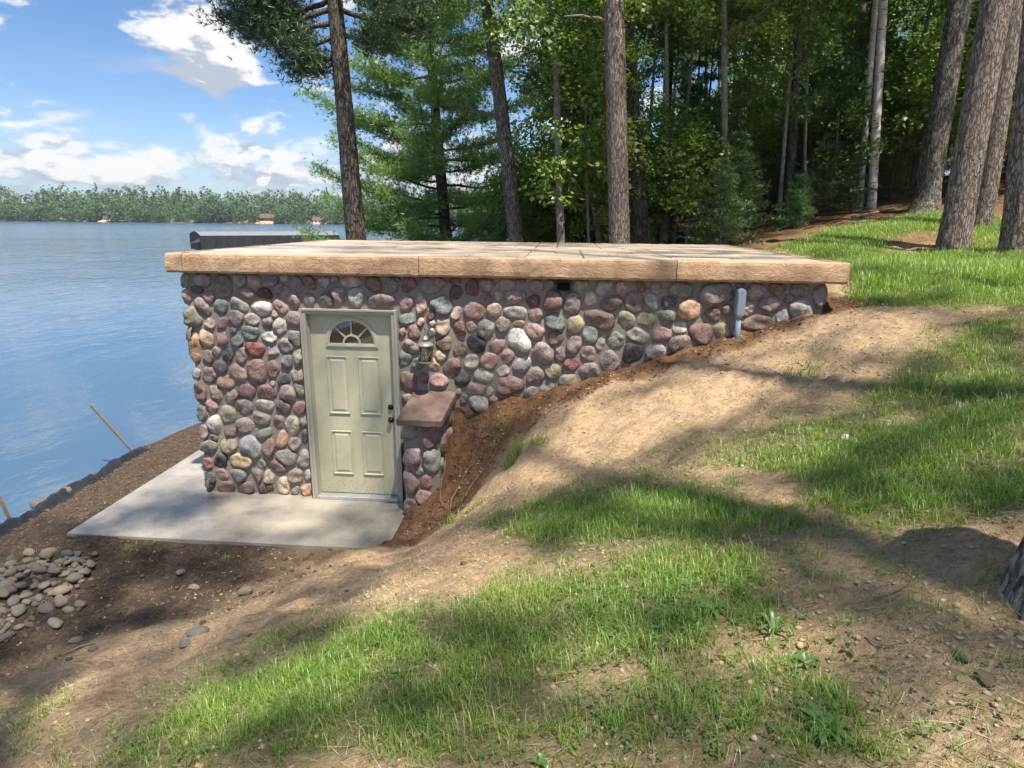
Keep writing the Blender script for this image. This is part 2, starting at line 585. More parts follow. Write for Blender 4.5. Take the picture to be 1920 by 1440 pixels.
# field stone: one material, each stone's own colour on the object
def stone_mat(name, per_object):
    m, t, o = material(name)
    rnd = orand(t) if per_object else island(t)
    P_ = t.vmath('ADD', opos(t), t.vmath('SCALE', (13.1, 7.7, 5.3), scale=rnd))
    if per_object:
        oc = ocol(t)
    else:
        oc = t.ramp(island(t), [(0.0, (0.22, 0.15, 0.14)), (0.2, (0.30, 0.24, 0.22)), (0.4, (0.20, 0.21, 0.19)), (0.6, (0.42, 0.38, 0.30)), (0.8, (0.26, 0.19, 0.18)), (1.0, (0.15, 0.16, 0.17))])
    spk = t.noise(P_, 95.0, 3, 0.75)
    blot = t.noise(P_, 14.0, 5, 0.6)
    band = t.noise(t.mapping(P_, scale=(1, 1, 4.5), rot=(0.4, 0.9, 0.2)), 9.0, 4, 0.6)
    spk_amt = t.maprange(t.math('FRACT', t.math('MULTIPLY', rnd, 7.31)), 0.2, 0.9, 0.15, 0.75)
    dk = t.mix(1.0, oc, (0.42, 0.40, 0.40), 'MULTIPLY')
    lt = t.mix(0.45, oc, (0.62, 0.56, 0.52))
    c = t.mix(t.maprange(blot, 0.40, 0.62, 0.0, 0.75), oc, dk)
    c = t.mix(t.math('MULTIPLY', t.maprange(spk, 0.50, 0.62), spk_amt), c, lt)
    c = t.mix(t.math('MULTIPLY', t.maprange(spk, 0.47, 0.38), spk_amt), c, dk)
    c = t.mix(t.maprange(band, 0.62, 0.76, 0.0, 0.55), c, lt)
    fine = t.noise(P_, 42.0, 5, 0.68)
    hgt = t.math('ADD', t.math('MULTIPLY', blot, 0.8), t.math('ADD', t.math('MULTIPLY', spk, 0.15), t.math('MULTIPLY', fine, 0.45)))
    c = t.mix(t.maprange(fine, 0.50, 0.36, 0.0, 0.45), c, dk)
    principled(t, o, c, 0.62, 0.35, t.bump(hgt, 0.8, 0.024))
    return m


# field stone: each stone's own colour sits on the object
M['stone'] = stone_mat('field_stone', True)
M['stone_mix'] = stone_mat('field_stone_mixed', False)

m, t, o = material('mortar')
P_ = gpos(t)
n = t.noise(P_, 30.0, 5, 0.65)
c = t.mix(n, (0.195, 0.172, 0.15), (0.30, 0.272, 0.24))
principled(t, o, c, 0.92, 0.15, t.bump(n, 0.6, 0.01))
M['mortar'] = m

# stained, stamped concrete of the roof: tan edge, paler weathered top
m, t, o = material('stamped_concrete_edge')
P_ = gpos(t)
n1 = t.noise(P_, 3.0, 5, 0.6)
rid = t.math('ABSOLUTE', t.math('SUBTRACT', t.noise(t.mapping(P_, scale=(.8, .8, 1.2)), 5.0, 6, 0.6, 1.8), 0.5))
wv = t.maprange(rid, 0.0, 0.05)
n4 = t.noise(P_, 45.0, 4, 0.6)
c = t.mix(t.maprange(n1, 0.35, 0.68), (0.50, 0.335, 0.205), (0.38, 0.235, 0.135))
c = t.mix(t.math('MULTIPLY', t.math('SUBTRACT', 1.0, wv), 0.16), c, (0.26, 0.155, 0.09))
st = t.maprange(t.noise(t.mapping(P_, scale=(3.5, 3.5, 0.5)), 3.0, 5, 0.65), 0.50, 0.72, 0.0, 0.5)
c = t.mix(st, c, (0.30, 0.19, 0.115))
c = t.mix(t.maprange(n4, 0.56, 0.70, 0.0, 0.35), c, (0.62, 0.48, 0.34))
hgt = t.math('ADD', t.math('MULTIPLY', wv, 0.20), t.math('ADD', t.math('MULTIPLY', n1, 0.9), t.math('MULTIPLY', n4, 0.15)))
principled(t, o, c, 0.55, 0.35, t.bump(hgt, 0.8, 0.02))
M['slab_edge'] = m

m, t, o = material('stamped_concrete_top')
P_ = gpos(t)
n1 = t.noise(P_, 2.2, 5, 0.6)
n2 = t.noise(P_, 18.0, 5, 0.6)
c = t.mix(t.maprange(t.math('ADD', n1, t.math('MULTIPLY', t.math('SUBTRACT', orand(t), 0.5), 0.25)), 0.35, 0.7), (0.58, 0.475, 0.375), (0.46, 0.37, 0.295))
c = t.mix(t.maprange(n2, 0.5, 0.75, 0, 0.5), c, (0.28, 0.22, 0.18))
principled(t, o, c, 0.36, 0.45, t.bump(t.math('ADD', n1, t.math('MULTIPLY', n2, 0.5)), 0.5, 0.012))
M['slab_top'] = m

m, t, o = material('brown_cap_stone')
P_ = gpos(t)
n1 = t.noise(P_, 7.0, 5, 0.6)
n2 = t.noise(P_, 50.0, 4, 0.6)
c = t.mix(t.maprange(n1, 0.35, 0.65), (0.125, 0.085, 0.072), (0.215, 0.145, 0.115))
principled(t, o, c, 0.5, 0.4, t.bump(t.math('ADD', n1, t.math('MULTIPLY', n2, 0.4)), 0.5, 0.012))
M['cap'] = m

m, t, o = material('sealed_patio_concrete')
P_ = gpos(t)
n1 = t.noise(P_, 1.6, 5, 0.6)
n2 = t.noise(t.mapping(P_, scale=(1, 3, 1)), 6.0, 6, 0.65)
n5 = t.noise(P_, 4.5, 6, 0.7, 0.5)
c = t.mix(t.maprange(n1, 0.35, 0.65), (0.38, 0.34, 0.285), (0.26, 0.24, 0.205))
c = t.mix(t.maprange(n2, 0.45, 0.75, 0, 0.4), c, (0.44, 0.41, 0.36))
c = t.mix(t.maprange(n5, 0.55, 0.72, 0.0, 0.6), c, (0.19, 0.155, 0.12))
c = t.mix(t.maprange(t.voro(P_, 38.0), 0.03, 0.10, 0.6, 0.0), c, (0.13, 0.10, 0.075))
principled(t, o, c, t.maprange(n5, 0.3, 0.7, 0.14, 0.36), 0.65, t.bump(t.noise(P_, 60.0, 4, 0.6), 0.08, 0.004))
M['patio'] = m


def simple(name, col, rough=0.5, spec=0.4, metal=0.0, nscale=25.0, var=0.15, bump=0.1, dist=0.004):
    m, t, o = material(name)
    n = t.noise(opos(t), nscale, 5, 0.6)
    c = t.mix(t.maprange(n, 0.3, 0.7, 0.0, 1.0), col, tuple(x * (1 - var) for x in col))
    principled(t, o, c, rough, spec, t.bump(n, bump, dist), metal)
    M[name] = m
    return m


m, t, o = material('door_paint')
q = opos(t)
n = t.noise(q, 9.0, 6, 0.65)
zz = t.node('ShaderNodeSeparateXYZ', ins={0: q}).outputs['Z']
c = t.mix(t.maprange(n, 0.35, 0.7), (0.52, 0.505, 0.355), (0.46, 0.45, 0.315))
spl = t.math('MULTIPLY', t.maprange(zz, 0.04, 0.40, 0.55, 0.0), t.maprange(t.noise(q, 45.0, 4, 0.7), 0.48, 0.62))
c = t.mix(spl, c, (0.27, 0.20, 0.13))
principled(t, o, c, t.maprange(n, 0.3, 0.7, 0.34, 0.52), 0.4, t.bump(t.noise(t.mapping(q, scale=(1, 1, .12)), 160.0, 3, 0.6), 0.08, 0.002))
M['door_paint'] = m
simple('frame_paint', (0.40, 0.385, 0.315), 0.5, 0.35, nscale=30, var=0.05, bump=0.03)
simple('threshold_metal', (0.55, 0.57, 0.60), 0.35, 0.5, 0.6)
simple('black_metal', (0.012, 0.012, 0.013), 0.3, 0.5, 0.3)
simple('dark_plastic', (0.02, 0.018, 0.016), 0.45, 0.4)
simple('pewter_metal', (0.42, 0.41, 0.40), 0.42, 0.5, 0.45, var=0.2)
simple('weathered_metal', (0.27, 0.24, 0.205), 0.5, 0.5, 0.5, var=0.35)
simple('grey_pvc', (0.28, 0.34, 0.40), 0.42, 0.4, var=0.06, bump=0.02)
simple('grey_canvas', (0.04, 0.043, 0.046), 0.75, 0.3, nscale=6, var=0.25, bump=0.25, dist=0.02)
simple('light_canvas', (0.20, 0.22, 0.235), 0.55, 0.4, nscale=3, var=0.12, bump=0.2, dist=0.02)
simple('silt_fabric', (0.022, 0.024, 0.03), 0.32, 0.5, nscale=14, var=0.3, bump=0.5, dist=0.02)
simple('stake_wood', (0.26, 0.215, 0.16), 0.8, 0.2, nscale=30, var=0.35, bump=0.4, dist=0.006)
simple('dry_stick', (0.30, 0.235, 0.165), 0.85, 0.2, nscale=60, var=0.4, bump=0.4)
simple('root', (0.36, 0.24, 0.14), 0.85, 0.2, nscale=60, var=0.4)
simple('white_paint', (0.75, 0.75, 0.73), 0.5, 0.3, var=0.08)
simple('brown_siding', (0.17, 0.095, 0.068), 0.75, 0.2, var=0.2)
simple('tan_siding', (0.42, 0.30, 0.20), 0.75, 0.2, var=0.2)
simple('roof_shingle', (0.16, 0.10, 0.08), 0.85, 0.2, var=0.3)
simple('dock_plank', (0.50, 0.46, 0.40), 0.8, 0.2, var=0.25)
simple('galvanised', (0.45, 0.46, 0.47), 0.4, 0.5, 0.7)

m, t, o = material('window_glass')
b = principled(t, o, (0.012, 0.014, 0.016), 0.02, 0.8)
b.inputs['IOR'].default_value = 2.1
M['glass'] = m
m, t, o = material('lantern_glass')
g = t.node('ShaderNodeBsdfGlossy', ins={'Roughness': 0.05, 'Color': (0.9, 0.9, 0.9, 1)})
tr = t.node('ShaderNodeBsdfTransparent', ins={'Color': (0.93, 0.92, 0.88, 1)})
fr = t.node('ShaderNodeFresnel', ins={'IOR': 1.45})
mx = t.node('ShaderNodeMixShader', ins={0: fr.outputs[0], 1: tr.outputs[0], 2: g.outputs[0]})
t.l.new(mx.outputs[0], o.inputs['Surface'])
M['lantern_glass'] = m


# leaves and grass: diffuse + translucent, a random tint per leaf
def leaf_mat(name, stops, trans=0.45, rough=0.5, gloss=0.06, nscale=0.6):
    m, t, o = material(name)
    r = t.math('ADD', t.math('MULTIPLY', island(t), 0.6), t.math('MULTIPLY', t.noise(gpos(t), nscale, 2, 0.5), 0.55), clamp=True)
    c = t.ramp(r, stops)
    df = t.node('ShaderNodeBsdfDiffuse', ins={'Color': c})
    tl = t.node('ShaderNodeBsdfTranslucent', ins={'Color': t.mix(1.0, c, (1.25, 1.35, 0.55), 'MULTIPLY')})
    mx = t.node('ShaderNodeMixShader', ins={0: trans, 1: df.outputs[0], 2: tl.outputs[0]})
    gl = t.node('ShaderNodeBsdfGlossy', ins={'Roughness': rough, 'Color': (1, 1, 1, 1)})
    mx2 = t.node('ShaderNodeMixShader', ins={0: gloss, 1: mx.outputs[0], 2: gl.outputs[0]})
    t.l.new(mx2.outputs[0], o.inputs['Surface'])
    M[name] = m
    return m


leaf_mat('maple_leaf', [(0.1, (0.109, 0.186, 0.031)), (0.5, (0.180, 0.275, 0.042)), (0.9, (0.283, 0.371, 0.055))], 0.5)
leaf_mat('dark_leaf', [(0.1, (0.080, 0.148, 0.033)), (0.5, (0.122, 0.206, 0.042)), (0.9, (0.184, 0.278, 0.055))], 0.46)
leaf_mat('pine_needle', [(0.1, (0.101, 0.201, 0.068)), (0.5, (0.172, 0.301, 0.085)), (0.9, (0.271, 0.413, 0.101))], 0.4)
leaf_mat('red_pine_needle', [(0.1, (0.035, 0.075, 0.032)), (0.5, (0.055, 0.105, 0.04)), (0.9, (0.085, 0.145, 0.05))], 0.25)
leaf_mat('fir_needle', [(0.1, (0.052, 0.103, 0.033)), (0.5, (0.082, 0.145, 0.040)), (0.9, (0.127, 0.206, 0.050))], 0.25)
leaf_mat('grass_blade', [(0.1, (0.113, 0.224, 0.028)), (0.45, (0.174, 0.312, 0.043)), (0.72, (0.257, 0.389, 0.062)), (0.9, (0.431, 0.435, 0.162))], 0.40, 0.45, 0.05, 1.2)
leaf_mat('straw', [(0.1, (0.30, 0.24, 0.13)), (0.5, (0.44, 0.36, 0.20)), (0.9, (0.56, 0.49, 0.31))], 0.15, 0.5, 0.03)
leaf_mat('clover_leaf', [(0.1, (0.06, 0.15, 0.035)), (0.5, (0.09, 0.20, 0.045)), (0.9, (0.16, 0.31, 0.06))], 0.35, 0.45, 0.06, 3.0)
leaf_mat('far_leaf', [(0.1, (0.048, 0.094, 0.044)), (0.5, (0.073, 0.137, 0.057)), (0.9, (0.112, 0.189, 0.069))], 0.35, 0.6, 0.02, 0.05)


def bark(name, c0, c1, c2, scale=(1, 1, 0.28), vs=16.0, lichen=0.0, bump=0.9):
    m, t, o = material(name)
    P_ = t.vmath('ADD', opos(t), t.vmath('SCALE', (3.1, 7.7, 5.3), scale=orand(t)))
    q = t.mapping(P_, scale=scale)
    q = t.vmath('ADD', q, t.vmath('SCALE', t.noise(P_, 6.0, 3, 0.6, color=True), scale=0.06))
    v = t.voro(q, vs, 'DISTANCE_TO_EDGE')
    q3 = t.mapping(P_, scale=(1, 1, 0.16))
    rd = t.math('ABSOLUTE', t.math('SUBTRACT', t.noise(q3, vs * 1.15, 5, 0.62, 0.8), 0.5))
    v = t.math('ADD', t.math('MULTIPLY', v, 0.55), t.math('MULTIPLY', rd, 0.9))
    n = t.noise(q, 34.0, 5, 0.7)
    big = t.noise(P_, 1.6, 3, 0.5)
    c = t.mix(t.maprange(v, 0.01, 0.16), c2, t.mix(t.maprange(n, 0.3, 0.7), c0, c1))
    c = t.mix(t.maprange(big, 0.4, 0.7, 0, 0.5), c, c1)
    if lichen:
        c = t.mix(t.math('MULTIPLY', t.maprange(t.noise(P_, 9.0, 4, 0.65), 0.52, 0.64), lichen), c, (0.30, 0.34, 0.26))
    hgt = t.math('ADD', t.maprange(v, 0.0, 0.16), t.math('MULTIPLY', n, 0.5))
    principled(t, o, c, 0.9, 0.15, t.bump(hgt, bump, 0.03))
    M[name] = m


bark('red_pine_bark', (0.35, 0.29, 0.25), (0.25, 0.205, 0.18), (0.135, 0.11, 0.095), (1, 1, 0.24), 24.0)
bark('near_trunk_bark', (0.38, 0.345, 0.31), (0.25, 0.22, 0.195), (0.075, 0.065, 0.058), (1, 1, 0.30), 17.0, 0.3)
bark('dark_bark', (0.155, 0.125, 0.105), (0.10, 0.082, 0.07), (0.035, 0.03, 0.027), (1, 1, 0.22), 22.0, 0.25)
bark('oak_bark', (0.24, 0.215, 0.185), (0.165, 0.148, 0.13), (0.065, 0.057, 0.05), (1, 1, 0.2), 24.0, 0.75)
bark('grey_bark', (0.30, 0.27, 0.235), (0.20, 0.18, 0.155), (0.12, 0.105, 0.09), (1, 1, 0.4), 14.0, 0.4, 0.4)
m, t, o = material('birch_bark')
P_ = t.vmath('ADD', opos(t), t.vmath('SCALE', (3.1, 7.7, 5.3), scale=orand(t)))
ln = t.noise(t.mapping(P_, scale=(2.2, 2.2, 14.0)), 3.0, 4, 0.6)
kn = t.noise(t.mapping(P_, scale=(1, 1, 1.7)), 2.6, 4, 0.6)
c = t.mix(t.maprange(ln, 0.58, 0.66), (0.62, 0.58, 0.53), (0.10, 0.085, 0.075))
c = t.mix(t.maprange(kn, 0.60, 0.68), c, (0.07, 0.06, 0.055))
principled(t, o, c, 0.65, 0.25, t.bump(ln, 0.4, 0.01))
M['birch_bark'] = m


# ------------------------------------------------------------------ the ground, one sheet
GRASS_X0, GRASS_Y0, GRASS_STEP = -5.6, 0.6, 0.12
GRASS_ROWS = """00000000000000000000444444444444444444444444444444444444444444444444444444444444444444444444444444444444444444444444444444444444444
00000000000000000000444444444444444444444444444444444444444444444444444444444444444444444444444444444444444444444444444444444444444
00000000000000000000444444444444444444444444444444444444444444444444444444444444444444444444444444444444444444444444444444444444444
00000000000000000000444444444444444444444444444444444444444444444444444444444444444444444444444444444444444444444444444444444444444
00000000000000000000444444444444444444444444444444444444444444444444444444444444444444444444444444444444444444444444444444444444444
00000000000000000000444444444444444444444444444444444444444444444444444444444444444444444444444444444444444444444444444444444444444
00000000000000000000444444444444444444444444444444444400111444444444444444444444444444444444444444444444444444444444444444444444444
00000000000000000000444444444444444444444444444440023566422144444444444444444444444444444444444444444444444444444444444444444444444
00000000000000000000444444444444444444444444401245666666522244444444444444444444444444444444444444444444444444444444444444444444444
00000000000000000000444444444444444444440001344666666666222214444444444444444444444444444444444444444444444444444444444444444444444
00000000000000000000444444444444444400123456776466666664222221444444444444444444444444444444444444444444444444444444444444444444444
00000000000000000000444444444444001234567777777433333343322222144444444444444444444444444444444444444444444444444444444444444444444
00000000000000000000444444444001134577777777777666777653222222204444444444444444444444444444444444444444444444444444444444444444444
00000000000000000000444444440123246777777777777777777776222222214444444444444444444444444444444444444444444444444444444444444444444
00000000000000000000444444402332235777777777777777777777332222211444444444444444444444444444444444444444444444444444444444444444444
00000000000000000000444444023332235677777777777777777777342222334544444444444444444444444444444444444444444444444444444444444444444
00000000000000000000444440233312224567777777777777777777432234567754444444444444444444444444444444444444444444444444444444444444444
00000000000000000000444402333111123456777777777777667776442346777773444444444444444444444444444444444444444444444444444444444444444
00000000000000000000444023331111112345555555556675455554575367777677444444444444444444444444444444444444444444444444444444444444444
00000000000000000000440233311111111244444444444542344446785377777657544444444444444444444444444444444444444444444444444444444444444
00000000000000000000402332000000111233332222223333455678873167777767744444444444444444444444444444444444444444444444444444444444444
00000000000000000000022210000000001122211111111223678888851157777777772444444444444444444444444444444444444444444444444444444444444
00000000000000000000211100000000000111111111111135888888841157777667776144444444444444444444444444444444444444444444444444444444444
00000000000000000001000000000000000011111111111257888888631357776666777444444444444444444444444444444444444444444444444444444444444
00000000000000000000000000000000000001111100001468888888523467776556777734444444444444444444444444444444444444444444444444444444444
00000000000000000000000000000000000000000000003588888886423577777555677762444444444444444444444444444444444444444444444444444444444
00000000000000000000000000000000000000000000014788888875324677777655677775144444444444444444444444444444444444444444444444444444444
00000000000000000000000000000000000000000000035888877664235777777665677777404444444444444444444444444444444444444444444444444444444
00000000000000000000000000000000000000000000147777665542136777776566677777624444444444444444444444444444444444444444444444444444444
00000000000000000000000000000000000000000000256665544331245566665456777777751444444444444444444444444444444444444444444444444444444
00000000000000000000000000000000000000000000354444433211244445544335677777774044444444444444444444444444444444444444444444444444444
00000000000000000000000000000000000000000001433333221112123333433223567777776304444444444444444444444444444444444444444444444444444
00000000000000000000000000000000000000000002322221101121111222222112356777777524444444444444444444444444444444444444444444444444444
00000000000000000000000000000000000000000003211000011111111111111111134677777741444444444444444444444444444444444444444444444444444
00000000000000000000000000000000000000000003210000011111111111111111013466677763044444444444444444444444444444444444444444444444444
00000000000000000000000000000000000000000003100000000000000000000000001245556675204444444444444444444444444444444444444444444444444
00000000000000000000000000000000000000000002100000000000000000000000000123444556410444444444444444444444444444444444444444444444444
00000000000000000000000000000000000000000012000001000000000000000000000012233445541444444444444444444444444444444444444444444444444
00000000000000000000000000000000000000000011000103000000000000000000210000112233453044444444444444444444444444444444444444444444444
00000000000000000000000000000000000000000012000214000000000000000000510000001122334404444444444444444444444444444444444444444444444
00000000000000000000000000000000000000000013000423000000000000000000100000000001235630444444444444444444444444444444444444444444444
00000000000000000000000000000000000000000013000611000000000000000000000000000023456791044444444444444444444444444444444444444444444
00000000000000000000000000000000000000000012000610000000000000000000000000001345678999044444444444444444444444444444444444444444444
00000000000000000000000000000000000000000020000500000000000000000000000000134567899999604444444444444444444444444444444444444444444
00000000000000000000000000000000000000000110000200000000000000000000000001456889999999940444444444444444444444444444444444444444444
00000000000000000000000000000000000000000000000000000000000000000000000000689999999999992044444444444444444444444444444444444444444
00000000000000000000000000000000000000000000000000000000000000000000000000399999999999999004444444444444444444444444444444444444444
00000000000000000000000000000000000000000000000000000000000000000000000000089999999999999700444444444444444444444444444444444444444
00000000000000000000000000000000000000000000000000000000000000000000000000049999999999999950444444444444444444444444444444444444444
00000000000000000000000000000000000000000000000000000000000000000000000000009999999999999993044444444444444444444444444444444444444
00000000000000000000000000000000000000000000000000000000000000000000000000005999999999999999204444444444444444444444444444444444444
00000000000000000000000000000000000000000000000000000000000000000000000000001999999999999999800444444444444444444444444444444444444
00000000000000000000000000000000000000000000000000000000000000000000000000000599999999999999960044444444444444444444444444444444444
00000000000000000000000000000000000000000000000000000000000000000000000000000199999999999999995044444444444444444444444444444444444
00000000000000000000000000000000000000000000000000000000000000000000000000000059999999999999999304444444444444444444444444444444444
00000000000000000000000000000000000000000000000000000000000000000000000000000029999999999999999910444444444444444444444444444444444
00000000000000000000000000000000000000000000000000000000000000000000000000000006999999999999999970044444444444444444444444444444444
00000000000000000000000000000000000000000000000000000000000000000000000000000002999999999999998996004444444444444444444444444444444
00000000000000000000000000000000000000000000000000000000000000000000000000000000699999999999998889400444444444444444444444444444444
00000000000000000000000000000000000000000000000000000000000000000000000000000000299999999999998888830444444444444444444444444444444
00000000000000000000000000000000000000000000000000000000000000000000000000000000059999999999998888881044444444444444444444444444444
00000000000000000000000000000000000000000000000000000000000000000000000000000000029999999999998888887004444444444444444444444444444
00000000000000000000000000000000000000000000000000000000000000000000000000000000005999999999999888888500444444444444444444444444444
00000000000000000000000000000000000000000000000000000000000000000000000000000000002999999999999888888840044444444444444444444444444
00000000000000000000000000000000000000000000000000000000000000000000000000000000000599999999999988878883004444444444444444444444444
00000000000000000000000000000000000000000000000000000000000000000000000000000000000289999999999988877787104444444444444444444444444
00000000000000000000000000000000000000000000000000000000000000000000000000000000000159999999999988877777600444444444444444444444444
00000000000000000000000000000000000000000000000000000000000000000000000000000000000028999999999998877777750044444444444444444444444
00000000000000000000000000000000000000000000000000000000000000000000000000000000000015999999999998887766773004444444444444444444444
00000000000000000000000000000000000000000000000000000000000000000000000000000000000012899999999998887766677200444444444444444444444
00000000000000000000000000000000000000000000000000000000000000000000000000000000000012599999999988887766667610444444444444444444444
00000000000000000000000000000000000000000000000000000000000000000000000000000000000012389999999888887766556750044444444444444444444
00000000000000000000000000000000000000000000000000000000000000000000000000000000000012359999998888887766555674004444444444444444444
00000000000000000000000000000000000000000000000000000000000000000000000000000000000012348999988888877766555567300444444444444444444
00000000000000000000000000000000000000000000000000000000000000000000000000000000000012345999988877777766554556620044444444444444444
00000000000000000000000000000000000000000000000000000000000000000000000000000000000012345899888777766666554445651004444444444444444
00000000000000000000000000000000000000000000000000000000000000000000000000000000000012345699887766666666554445564004444444444444444
00000000000000000000000000000000000000000000000000000000000000000000000000000000000012345689887665555555554444566300444444444444444
00000000000000000000000000000000000000000000000000000000000000000000000000000000000012345789887654444455555444456620044444444444444
00000000000000000000000000000000000000000000000000000000000000000000000000000000000012346789887654333344444444455661004444444444444
00000000000000000000000000000000000000000000000000000000000000000000000000000000000012356789887643322233444444445665000444444444444
00000000000000000000000000000000000000000000000000000000000000000000000000000000000012356789887643222222334444445567400444444444444
00000000000000000000000000000000000000000000000000000000000000000000000000000000000012356789887653221122233444444566730044444444444
00000000000000000000000000000000000000000000000000000000000000000000000000000000000012456789987654221111223344444556762004444444444
00000000000000000000000000000000000000000000000000000000000000000000000000000000000012456799988754321111112334445556676100444444444
00000000000000000000000000000000000000000000000000000000000000000000000000000000000012456799988765322111111233445555677500044444444
00000000000000000000000000000000000000000000000000000000000000000000000000000000000012456899988765432211111123445555667740044444444
00000000000000000000000000000000000000000000000000000000000000000000000000000000000012456899998876543211101122344555667773004444444
00000000000000000000000000000000000000000000000000000000000000000000000000000000000012456899998876543321100112344555666776200444444
00000000000000000000000000000000000000000000000000000000000000000000000000000000000012456899998887654322110012234455666778510044444
00000000000000000000000000000000000000000000000000000000000000000000000000000000000012456899999887765432111011234455666777840004444
00000000000000000000000000000000000000000000000000000000000000000000000000000000000002456899999888765433211111223455566677883004444
00000000000000000000000000000000000000000000000000000000000000000000000000000000000002456899999988776543221111123445566677887200444
00000000000000000000000000000000000000000000000000000000000000000000000000000000000001456899999988876654322111123345566677788610044
00000000000000000000000000000000000000000000000000000000000000000000000000000000000000456899999998877655432211122345566677788850004
00000000000000000000000000000000000000000000000000000000000000000000000000000000000000356789999998887765443222222344566677788894000
00000000000000000000000000000000000000000000000000000000000000000000000000000000000000145678999999888766544322222334556677788888300
00000000000000000000000000000000000000000000000000000000000000000000000000000000000000044567899999888776654433223334556677788888720
00000000000000000000000000000000000000000000000000000000000000000000000000000000000000024456788999988877655443333344556677788888751
00000000000000000000000000000000000000000000000000000000000000000000000000000000000000003345677899988887765544433344556677788888764
00000000000000000000000000000000000000000000000000000000000000000000000000000000000000002334567789998887776555444444556677788889765
00000000000000000000000000000000000000000000000000000000000000000000000000000000000000001233456678999888776665554445556677788889765
00000000000000000000000000000000000000000000000000000000000000000000000000000000000000000123345667899888877766555555566677788888765
00000000000000000000000000000000000000000000000000000000000000000000000000000000000000000012234556789988887776665555666777888888764
00000000000000000000000000000000000000000000000000000000000000000000000000000000000000000001223445678998888777666666667777888898764
00000000000000000000000000000000000000000000000000000000000000000000000000000000000000000000112344567888888877777666677778888898754
00000000000000000000000000000000000000000000000000000000000000000000000000000000000000000000011233456788888888777777777788888998654
00000000000000000000000000000000000000000000000000000000000000000000000000000000000000000000000123345677888888887777777888889987653
00000000000000000000000000000000000000000000000000000000000000000000000000000000000000000000000012234567788888888888888888889987643
00000000000000000000000000000000000000000000000000000000000000000000000000000000000000000000000001223456678888888888888888899986543
00000000000000000000000000000000000000000000000000000000000000000000000000000000000000000000000000122345567888888888888889999876542
00000000000000000000000000000000000000000000000000000000000000000000000000000000000000000000000000012234556778888888888999999876432
00000000000000000000000000000000000000000000000000000000000000000000000000000000000000000000000000001123445677778888999999998765432
00000000000000000000000000000000000000000000000000000000000000000000000000000000000000000000000000000112344566777778888999998765421
00000000000000000000000000000000000000000000000000000000000000000000000000000000000000000000000000000011233456666677777888888754321
00000000000000000000000000000000000000000000000000000000000000000000000000000000000000000000000000000001123345555666666777777654320
00000000000000000000000000000000000000000000000000000000000000000000000000000000000000000000000000000000012234455555556666666654210
00000000000000000000000000000000000000000000000000000000000000000000000000000000000000000000000000000000001223444444455555555543210
00000000000000000000000000000000000000000000000000000000000000000000000000000000000000000000000000000000000112333334444444444443210
00000000000000000000000000000000000000000000000000000000000000000000000000000000000000000000000000000000000011223333333333333343210
00000000000000000000000000000000000000000000000000000000000000000000000000000000000000000000000000000000000000122222222222223333200""".split()
_G = np.array([[int(ch) for ch in r] for r in GRASS_ROWS], float) / 9.0


def turf(x, y):
    """how much grass grows at a point (0..1), read from the surveyed grid"""
    fx = np.clip((np.asarray(x, float) - GRASS_X0) / GRASS_STEP, 0, _G.shape[1] - 1.001)
    fy = np.clip((np.asarray(y, float) - GRASS_Y0) / GRASS_STEP, 0, _G.shape[0] - 1.001)
    i, j = fx.astype(int), fy.astype(int)
    a, b = fx - i, fy - j
    return (_G[j, i] * (1 - a) + _G[j, i + 1] * a) * (1 - b) + (_G[j + 1, i] * (1 - a) + _G[j + 1, i + 1] * a) * b


def axis(fine0, fine1, step, lo, hi):
    mid = np.arange(fine0, fine1 + 1e-6, step)
    out_hi, out_lo, s = [], [], step
    p = mid[-1]
    while p < hi:
        s = min(s * 1.16, 60)
        p += s
        out_hi.append(p)
    p, s = mid[0], step
    while p > lo:
        s = min(s * 1.16, 60)
        p -= s
        out_lo.append(p)
    return np.r_[out_lo[::-1], mid, out_hi]


def relief(x, y):
    """clods, footprints and ripples on top of the surveyed heights"""
    q = p3(x, y)
    u, v = buv(x, y)
    bare = 1.0 - 0.5 * turf(x, y)
    near_b = smooth01(np.maximum(np.maximum(-u - 0.9, u - 2.0), np.maximum(-1.1 - v, v - 4.5)), 0.0, 0.25)
    steep = ((u > 2.7) & (u < 6.6) & (v > -1.1) & (v < 0.1)) * 0.8
    r = fbm(q * 2.1, 3, 5) * 0.045 + fbm(q * 6.5, 3, 9) * 0.030 * bare - np.maximum(fbm(q * 4.6, 2, 15) - .18, 0) * 0.10 * bare + np.abs(fbm(q * 11.0, 2, 13)) * 0.030 * bare
    rl = np.abs(fbm(np.stack([x * .9 + y * .35, y * 3.4 - x * .5, np.zeros_like(x)], -1), 3, 27))
    r = r - .030 * (1 - smooth01(rl, 0, .13)) * bare * (x > -2.2)
    r = r + steep * (fbm(q * 7.0, 4, 21) * 0.05 + np.abs(fbm(q * 3.2, 2, 23)) * 0.05)
    return r * np.where((u > -0.95) & (u < 2.4) & (v > -1.15) & (v < 4.6), near_b, 1.0)


_gx = axis(-6.2, 6.2, 0.045, -60, 700)
_gy = axis(1.0, 8.2, 0.045, -60, 330)
_X, _Y = np.meshgrid(_gx, _gy)
_Z = terrain(_X, _Y) + relief(_X, _Y)


